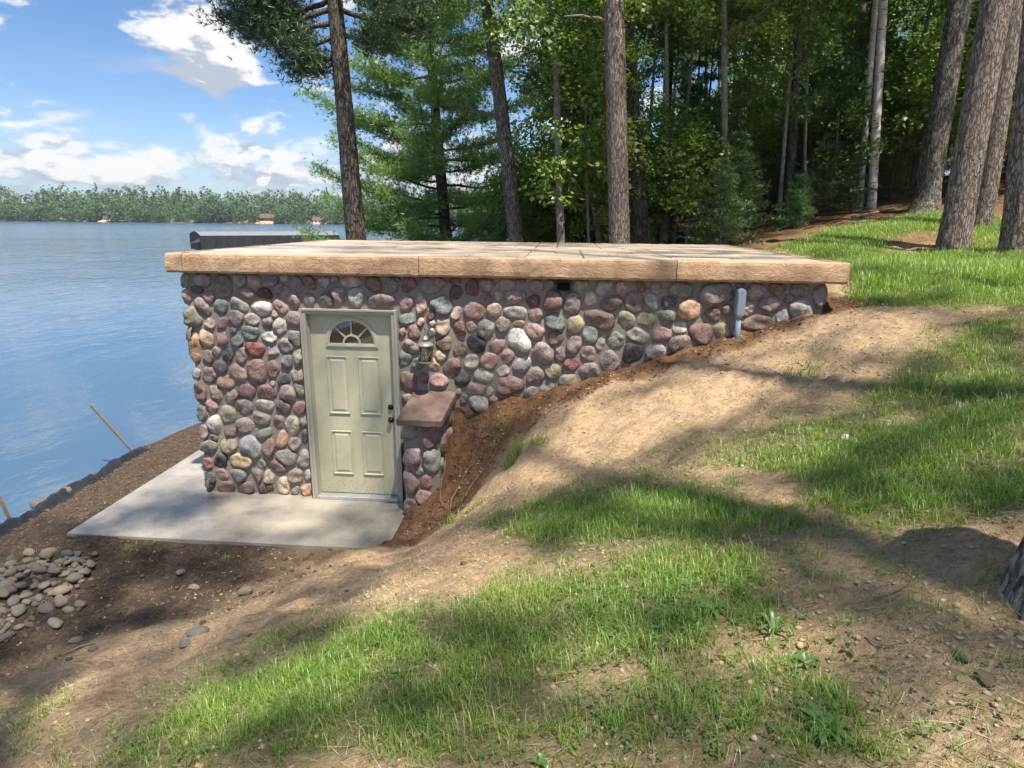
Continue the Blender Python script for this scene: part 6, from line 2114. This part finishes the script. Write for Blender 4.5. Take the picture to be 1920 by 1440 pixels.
# a lower course under the heap
for k in range(110):
    a, q = rng.uniform(0, 6.28), rng.uniform(0, 1) ** .5
    x, y = -4.25 + math.cos(a) * q * .62, 4.85 + math.sin(a) * q * .45
    lay_pebble(x, y, rng.uniform(.025, .045), 'rounded field stone lying in the heap on the dark soil', GP, sink=.35)
for (x, y, r, col, lab) in [(-2.10, 4.41, .064, (.40, .34, .28), 'smooth oval stone alone on the dark soil before the patio'),
                            (-2.64, 4.66, .045, (.38, .33, .28), 'small flat stone on dark soil, left of the smooth oval stone'),
                            (-2.89, 4.92, .048, (.42, .38, .33), 'small pale stone on dark soil nearest the patio edge'),
                            (-1.99, 3.48, .062, (.30, .27, .24), 'flat grey stone where dark soil meets the dry grass'),
                            (-1.98, 3.31, .034, (.40, .38, .34), 'little pale stone just below the flat grey stone'),
                            (-3.11, 3.90, .042, (.34, .31, .29), 'broken grey stone on dark soil below the heap'),
                            (-2.83, 3.68, .028, (.28, .26, .24), 'tiny dark stone on soil right of the broken grey stone'),
                            (-3.44, 4.15, .056, (.38, .33, .27), 'rounded stone by itself just below the heap'),
                            (-2.40, 3.20, .042, (.42, .29, .20), 'orange-brown half buried stone at the edge of the sand'),
                            (1.43, 1.71, .030, (.46, .36, .20), 'yellow stone on the bare sand near the right-hand trunk'),
                            (1.44, 1.62, .028, (.40, .28, .17), 'small brown stone below the yellow stone on the sand'),
                            (1.11, 2.10, .018, (.55, .50, .42), 'pale pebble beside the straw tuft on bare sand'),
                            (-5.78, 7.48, .095, (.30, .20, .15), 'reddish boulder at the waterline behind the silt fence'),
                            (-5.90, 7.25, .11, (.20, .19, .17), 'dark grey boulder at the waterline behind the silt fence')]:
    lay_pebble(x, y, r, lab, None, col, sink=.28, name='boulder' if r > .09 else 'loose_stone', cat='boulder' if r > .09 else 'stone', lift=.05 if r > .09 else 0)


# loose gravel and clods: nobody could count them
def scatter_lumps(name, n, pick, size, mat, seed, label, squash=.7):
    rg = np.random.default_rng(seed)
    bm = bmesh.new()
    bmesh.ops.create_icosphere(bm, subdivisions=1, radius=1.0)
    base = np.array([x.co[:] for x in bm.verts])
    tri = np.array([[v.index for v in f.verts] for f in bm.faces])
    bm.free()
    P = pick(rg, n)
    n = len(P)
    s = size(rg, n)
    z = ground_z(P[:, 0], P[:, 1])
    th = rg.uniform(0, 6.28, n)
    k = len(base)
    b = np.repeat(base[None], n, 0) * (1 + rg.normal(0, .17, (n, k, 1)))
    b = b * np.stack([rg.uniform(.8, 1.3, n), rg.uniform(.7, 1.1, n), rg.uniform(.5, .8, n) * squash / .7], -1)[:, None, :] * s[:, None, None]
    c, si = np.cos(th)[:, None], np.sin(th)[:, None]
    v = np.stack([b[..., 0] * c - b[..., 1] * si + P[:, None, 0], b[..., 0] * si + b[..., 1] * c + P[:, None, 1], b[..., 2] + (z + s * .22)[:, None]], -1)
    f = (tri[None] + (np.arange(n) * k)[:, None, None]).reshape(-1, 3)
    o = mesh_obj(name, v.reshape(-1, 3), f, mat, smooth=True)
    return tag(o, label, None, kind='stuff')


def outside_building(x, y):
    u, v = buv(x, y)
    return ~((u > -.86) & (u < 2.40) & (v > -1.06) & (v < 4.6)) & ~((u > 2.3) & (u < 6.6) & (v > -.02) & (v < 4.6)) & ~((u > 2.3) & (u < 2.85) & (v > -.42) & (v < .1))


def pick_zone(x0, x1, y0, y1, fn):
    def go(rg, n):
        x, y = rg.uniform(x0, x1, n * 6), rg.uniform(y0, y1, n * 6)
        k = (rg.uniform(0, 1, n * 6) < fn(x, y)) & outside_building(x, y)
        return np.stack([x, y], -1)[k][:n]
    return go


scatter_lumps('gravel', 700, pick_zone(.2, 2.6, .8, 3.0, lambda x, y: np.exp(-((x - 1.5) / .45) ** 2 - ((y - 1.8) / .5) ** 2) + .02), lambda r, n: .0035 + .009 * r.uniform(0, 1, n) ** 3, M['gravel'], 3, 'fine gravel scattered on the bare sand by the trunk')
scatter_lumps('dirt', 5200, pick_zone(-6.2, 0.2, 2.6, 9.8, lambda x, y: np.clip(dark_zone(x, y), 0, 1) * .9 + .02), lambda r, n: .005 + .022 * r.uniform(0, 1, n) ** 3.5, M['clod'], 4, 'crumbs and clods of dark topsoil')
scatter_lumps('rubble', 1500, pick_zone(-1.6, 3.6, 4.3, 6.6, lambda x, y: np.clip(red_zone(x, y), 0, 1)), lambda r, n: .004 + .015 * r.uniform(0, 1, n) ** 3, M['clod'], 5, 'crumbs of red-brown fill along the wall foot')
scatter_lumps('crumbs', 5200, pick_zone(-2.6, 4.8, 1.2, 6.6, lambda x, y: (.12 + .88 * smooth01(fbm(p3(x, y) * 1.9, 3, 78), .0, .35)) * (1 - .6 * turf(x, y))), lambda r, n: .003 + .013 * r.uniform(0, 1, n) ** 3, M['sand_clod'], 7, 'crumbs and clods of dry sand on the slope')
scatter_lumps('pebbles', 2200, pick_zone(-4.5, 4.5, 1.0, 6.5, lambda x, y: .5 * (1 - turf(x, y))), lambda r, n: .003 + .010 * r.uniform(0, 1, n) ** 3, M['gravel'], 6, 'fine pebbles sprinkled over the sand')


# ------------------------------------------------------------------ grass, straw, clover
def blades(name, mat, P, length, width, lean, seed, label, flat=0.0, segs=3):
    rg = np.random.default_rng(seed)
    n = len(P)
    z = ground_z(P[:, 0], P[:, 1]) - .004
    th = rg.uniform(0, 6.28, n)
    d = np.stack([np.cos(th), np.sin(th), np.zeros(n)], -1)
    sd = np.stack([-np.sin(th), np.cos(th), np.zeros(n)], -1)
    rows = []
    ln = lean(rg, n)
    for k in range(segs + 1):
        q = k / segs
        ang = ln * (q ** 1.3)
        out = length * q * np.sin(ang * .75 + flat)
        up = length * q * np.cos(np.clip(ang * .75 + flat, 0, 1.55))
        c = np.stack([P[:, 0], P[:, 1], z], -1) + d * out[:, None] + np.array([0, 0, 1.0]) * up[:, None]
        w = width * (1 - q ** 1.6) * .5
        if k < segs:
            rows += [c - sd * w[:, None], c + sd * w[:, None]]
        else:
            rows.append(c)
    m = len(rows)
    v = np.stack(rows, 1).reshape(-1, 3)
    base = (np.arange(n) * m)[:, None]
    tri = []
    for k in range(segs - 1):
        tri += [[2 * k, 2 * k + 1, 2 * k + 3], [2 * k, 2 * k + 3, 2 * k + 2]]
    tri.append([2 * segs - 2, 2 * segs - 1, 2 * segs])
    f = (base[:, None, :] + np.array(tri)[None]).reshape(-1, 3)
    o = mesh_obj(name, v, f, mat)
    return tag(o, label, None, kind='stuff')


rng = np.random.default_rng(66)


def tuft_points(x0, x1, y0, y1, n, per, spread, thr=0.0, freq=2.2):
    x, y = rng.uniform(x0, x1, n * 4), rng.uniform(y0, y1, n * 4)
    t_ = turf(x, y)
    clump = .18 + .82 * smooth01(fbm(p3(x, y) * freq, 3, 71) + (t_ - .45) * 1.2, -.4, .4)
    k = (rng.uniform(0, 1, n * 4) < t_ * clump) & outside_building(x, y)
    c = np.stack([x, y], -1)[k][:n]
    P = np.repeat(c, per, 0) + rng.normal(0, spread, (len(c) * per, 2))
    return P, np.repeat(rng.uniform(.55, 1.25, len(c)) * (.55 + .6 * turf(c[:, 0], c[:, 1])), per)


# nearest lawn, then the middle ground, then the lawn beyond the roof
P, sc = tuft_points(-3.2, 3.2, .7, 3.6, 8200, 9, .024, freq=3.4)
blades('grass', M['grass_blade'], P, .075 * sc * rng.uniform(.45, 1.4, len(P)), rng.uniform(.0022, .0046, len(P)), lambda r, n: r.uniform(.2, 1.7, n), 1, 'green grass growing thickly in the near yard')
P, sc = tuft_points(-2.0, 6.0, 3.4, 7.0, 4400, 9, .030, freq=3.0)
blades('grass', M['grass_blade'], P, .075 * sc * rng.uniform(.5, 1.4, len(P)), rng.uniform(.003, .006, len(P)), lambda r, n: r.uniform(.2, 1.6, n), 2, 'thinner grass on the slope towards the boathouse')
P, sc = tuft_points(3.0, 10.0, 6.4, 15.0, 8500, 11, .05, freq=1.2)
blades('grass', M['grass_blade'], P, .11 * sc * rng.uniform(.5, 1.4, len(P)), rng.uniform(.005, .009, len(P)), lambda r, n: r.uniform(.2, 1.3, n), 3, 'sunlit lawn grass beyond the right end of the roof')
# dead straw lying about
x, y = rng.uniform(-4.6, 4.6, 60000), rng.uniform(.9, 7.0, 60000)
k = (rng.uniform(0, 1, 60000) < np.clip(.12 + .8 * turf(x, y) * (1 - turf(x, y)) * 2 + .25 * (fbm(p3(x, y) * 1.3, 3, 72) > .15), 0, 1) * (1 - .9 * red_zone(x, y)) * (1 - .75 * dark_zone(x, y))) & outside_building(x, y)
P = np.stack([x, y], -1)[k][:26000]
blades('straw', M['straw'], P, rng.uniform(.03, .13, len(P)), rng.uniform(.0016, .0034, len(P)), lambda r, n: r.uniform(-.15, .25, n), 4, 'dry straw lying on the sand and between the grass', flat=1.46, segs=2)
# short twigs, bark flakes and brown needles on the sand
x, y = rng.uniform(-4.6, 4.6, 60000), rng.uniform(.9, 7.0, 60000)
k = (rng.uniform(0, 1, 60000) < np.clip(.35 + 1.6 * fbm(p3(x, y) * 1.7, 3, 76), .04, 1) * (1 - .5 * dark_zone(x, y))) & outside_building(x, y)
P = np.stack([x, y], -1)[k][:9000]
blades('twigs', M['dry_stick'], P, rng.uniform(.02, .09, len(P)), rng.uniform(.002, .0045, len(P)), lambda r, n: r.uniform(-.15, .25, n), 14, 'short twigs and bark crumbs strewn over the sand', flat=1.50, segs=2)
x, y = rng.uniform(4.2, 12.0, 30000), rng.uniform(8.0, 18.0, 30000)
P = np.stack([x, y], -1)[outside_building(x, y)][:9000]
blades('needles', M['straw'], P, rng.uniform(.05, .16, len(P)), rng.uniform(.003, .006, len(P)), lambda r, n: r.uniform(-.15, .25, n), 5, 'fallen pine needles and litter under the trees', flat=1.46, segs=2)


# clover and small broad leaves
def rosettes(name, mat, C, nl, rad, hgt, seed, label):
    rg = np.random.default_rng(seed)
    n = len(C)
    z = ground_z(C[:, 0], C[:, 1])
    pos = np.repeat(np.c_[C, z + hgt * rg.uniform(.3, 1.0, n)], nl, 0)
    a = np.tile(np.arange(nl) * 2 * np.pi / nl, n) + np.repeat(rg.uniform(0, 6.28, n), nl)
    lg = unit(np.stack([np.cos(a), np.sin(a), rg.uniform(-.1, .35, n * nl)], -1))
    nr = unit(np.array([0, 0, 1.0]) + rg.normal(0, .22, (n * nl, 3)))
    v, f = quads(pos, lg, nr, np.repeat(rad * rg.uniform(.6, 1.3, n), nl), .85, .08)
    return tag(mesh_obj(name, v, f, mat), label, None, kind='stuff')


x, y = rng.uniform(-2.4, 2.4, 30000), rng.uniform(.9, 3.0, 30000)
k = rng.uniform(0, 1, 30000) < turf(x, y) * smooth01(fbm(p3(x, y) * 2.6, 3, 73), .02, .4)
C = np.stack([x, y], -1)[k][:1500]
rosettes('clover_leaves', M['clover_leaf'], C, 3, .012, .035, 6, 'clover leaves among the near grass')


# ------------------------------------------------------------------ weeds one can point to
def broad_weed(label, x, y, n, L, w, rise, seed, name='weed'):
    rg = np.random.default_rng(seed)
    root = thing(name, label, 'weed', (x, y, gz(x, y) - .004), rg.uniform(0, 6))
    for i in range(n):
        a = 2 * math.pi * i / n * 1.0 + rg.uniform(-.25, .25)
        l_ = L * rg.uniform(.65, 1.15)
        k = 6
        V = []
        for j in range(k + 1):
            q = j / k
            rr = l_ * q
            zz = l_ * (rise * math.sin(q * 2.3) + .03)
            ww = w * l_ * (math.sin(math.pi * min(1, q * .93 + .06)) ** .8) * (1 + .25 * (j % 2)) * .5
            for s in (-1, 0, 1):
                V.append((rr * math.cos(a) - s * ww * math.sin(a), rr * math.sin(a) + s * ww * math.cos(a), zz + abs(s) * ww * .35))
        F = [(3 * j + s, 3 * j + s + 1, 3 * j + 4 + s, 3 * j + 3 + s) for j in range(k) for s in (0, 1)]
        mesh_obj('leaf', V, F, M['clover_leaf'], root, smooth=True)
    return root


broad_weed('large jagged-leaved rosette weed near the bottom right edge of the grass', .93, 1.54, 11, .095, .24, .22, 1)
broad_weed('tuft of broad upright dark leaves by a sunlit spot of sand', .975, 2.02, 7, .08, .15, .75, 2)
broad_weed('low leafy weed with jagged leaves at the border of bare sand', .80, 2.20, 9, .075, .30, .30, 3)
broad_weed('small bright green weed beside the sunlit spot of sand', 1.02, 1.86, 5, .045, .5, .5, 4)
broad_weed('yellow-green weed alone on the bare sand', 1.17, 1.88, 4, .035, .5, .3, 5)
broad_weed('bright two-leaved seedling in the near grass', .1, 1.60, 3, .035, .55, .7, 6)


# grass tufts on the bare bank, each one standing alone
def lone_tuft(label, x, y, n, L, spread, seed, w=.006):
    rg = np.random.default_rng(seed)
    P = np.stack([rg.normal(0, spread, n) + x, rg.normal(0, spread, n) + y], -1)
    o = blades('grass_tuft', M['grass_blade'], P, L * rg.uniform(.5, 1.2, n), np.full(n, w), lambda r, m_: r.uniform(.3, 1.8, m_), seed, None)
    del o['kind']
    return tag(o, label, 'grass tuft')


lone_tuft('drooping grass tuft on the lip of the dug bank near the wing wall', .02, 5.45, 90, .22, .045, 11)
lone_tuft('smaller bright grass tuft on the sand right of the drooping tuft', .20, 5.35, 60, .12, .05, 12)
lone_tuft('grass tuft alone on the sand below the conduit', 2.35, 4.95, 110, .10, .10, 13)
lone_tuft('sprig of grass in the red soil under the wall, right of the wing wall', -.12, 6.02, 40, .10, .035, 14)
lone_tuft('sprig of grass on the eroded bank below the wing wall', -.55, 5.15, 50, .10, .05, 15)
lone_tuft('second sprig low on the eroded bank, nearer the viewer', -.30, 4.85, 45, .09, .05, 16)
lone_tuft('green tuft in the dark soil at the patio edge', -2.55, 5.12, 60, .05, .05, 17)
lone_tuft('smaller green tuft in the dark soil left along the patio edge', -3.6, 5.36, 50, .04, .05, 18)


# sticks, roots and other small finds
def stick(label, x, y, L, ang, r=.006, mat='dry_stick', name='stick', bend=.08, seed=1, cat='stick', rise=.01):
    rg = np.random.default_rng(seed)
    pts = []
    for i in range(6):
        q = i / 5 - .5
        xx = x + math.cos(ang) * L * q - math.sin(ang) * bend * L * math.sin(q * 4 + seed)
        yy = y + math.sin(ang) * L * q + math.cos(ang) * bend * L * math.sin(q * 4 + seed)
        pts.append((xx, yy, gz(xx, yy) + r * .7 + rise * (i % 2)))
    P = np.array(pts)
    P[:, 2] = np.maximum(P[:, 2], (np.r_[P[0, 2], P[:-1, 2]] + np.r_[P[1:, 2], P[-1, 2]]) / 2)
    v, f = tube_arrays(P - P[0], np.full(6, r) * np.array([.8, 1, 1.05, 1, .85, .6]), 7)
    o = mesh_obj(name, v, f, M[mat], smooth=True, loc=P[0])
    return tag(o, label, cat)


stick('bent white straw stalk lying on the near grass', -.72 + .62, 2.62, .16, -.5, .0035, 'straw', 'stalk', .35, 3, 'stalk', .02)
stick('pale twig on the bare sand pointing at the right-hand trunk', 1.45, 2.12, .14, .3, .004, seed=4)
stick('thin twig on bare sand above the yellow stone', 1.28, 1.86, .12, -.7, .003, seed=5)
stick('short grey twig near the sunlit spot of sand', 1.0, 1.84, .13, .2, .005, seed=6)
stick('long dry branch lying at the wood edge beyond the roof', 8.6, 15.6, 1.5, .35, .03, seed=7, bend=.05)
stick('grey fallen branch in front of the birches', 8.1, 14.6, 1.1, .15, .025, seed=8, bend=.05)
stick('dark stick on the soil below the stone heap', -2.95, 3.72, .20, .4, .006, 'root', seed=9)
stick('forked twig on dark soil before the patio', -1.75, 4.75, .18, -.5, .006, seed=10, bend=.3)
for k, (x, y, L, a) in enumerate([(-.62, 5.85, .45, 1.8), (-.48, 5.78, .5, 1.3), (-.30, 5.72, .4, .9), (-.55, 5.55, .4, .3), (-.25, 5.95, .35, 2.0)]):
    stick('thin exposed root hanging in the dug bank', x, y, L, a, .004, 'root', 'exposed_root', .2, 20 + k, 'root', .03)['group'] = 'thin roots in the dug bank'
m = MB().add([(0, 0, 0), (.05, .01, .012), (.06, .04, .03), (.012, .035, .022), (.02, .02, .04)], [(0, 1, 4), (1, 2, 4), (2, 3, 4), (3, 0, 4)])
tag(m.build('paper_scrap', M['white_paint'], None, loc=(2.0, 3.61, gz(2.0, 3.61))), 'crumpled white scrap lying in the grass on the slope', 'scrap')

# ------------------------------------------------------------------ silt fence and its stakes along the shore
rng = np.random.default_rng(3)
fx = [(-5.66, 9.15), (-5.72, 8.7), (-5.70, 8.2), (-5.72, 7.7), (-5.70, 7.2), (-5.66, 6.75), (-5.62, 6.3), (-5.60, 5.8), (-5.62, 5.2)]
fx = np.array(fx)
s = np.linspace(0, len(fx) - 1, 90)
px, py = np.interp(s, range(len(fx)), fx[:, 0]), np.interp(s, range(len(fx)), fx[:, 1])
sec = [(-.12, .0), (-.09, .06), (-.05, .10), (-.01, .085), (.04, .040), (.09, .022), (.14, .005)]
V = []
for i in range(90):
    zg = gz(px[i], py[i])
    sl = .95 + .10 * math.sin(i * .22) + .06 * math.sin(i * .7)
    for j, (a, h) in enumerate(sec):
        n = float(fbm(np.array([[i * .25, j * 1.3, 2.0]]), 3, 81)[0])
        V.append((px[i] + a + .03 * n, py[i] + .02 * n, zg + h * sl + .016 * n + .012))
F = [(i * 7 + j, i * 7 + j + 1, (i + 1) * 7 + j + 1, (i + 1) * 7 + j) for i in range(89) for j in range(6)]
fence = thing('silt_fence', 'slumped black fabric silt fence along the lake shore', 'silt fence', (0, 0, 0))
mesh_obj('fabric', V, F, M['silt_fabric'], fence, smooth=True)


def stake(label, x, y, H, lean, seed):
    m = MB()
    z = gz(x, y)
    w, d = .019, .010
    V = []
    for h in (-.15, H * .35, H * .7, H):
        cx, cy = lean[0] * (h + .15), lean[1] * (h + .15)
        V += [(cx - w, cy - d, h), (cx + w, cy - d, h), (cx + w, cy + d, h), (cx - w, cy + d, h)]
    f = [(0, 3, 2, 1), (12, 13, 14, 15)] + [(4 * k + i, 4 * k + (i + 1) % 4, 4 * k + 4 + (i + 1) % 4, 4 * k + 4 + i) for k in range(3) for i in range(4)]
    return tag(m.add(V, f).build('wooden_stake', M['stake_wood'], None, loc=(x, y, z)), label, 'stake')


stake('leaning wooden stake at the far end of the silt fence', -5.66, 9.05, .82, (-.62, -.10), 1)
stake('wooden stake at the left edge, in front of the water', -5.80, 6.72, .42, (-.25, 0), 2)


# ------------------------------------------------------------------ summer haze over the lake
hm = bpy.data.materials.new('haze')
hm.use_nodes = True
ht = NT(hm.node_tree)
ht.n.clear()
_hv = ht.node('ShaderNodeVolumePrincipled', ins={'Color': (0.80, 0.88, 1.0, 1.0), 'Density': 0.00026, 'Anisotropy': 0.3})
ht.l.new(_hv.outputs[0], ht.node('ShaderNodeOutputMaterial').inputs['Volume'])
hz = MB().box((-1260, -75, -6.0), (760, 720, 42.0)).build('haze', hm)
tag(hz, 'thin summer haze over the lake', None, kind='stuff')
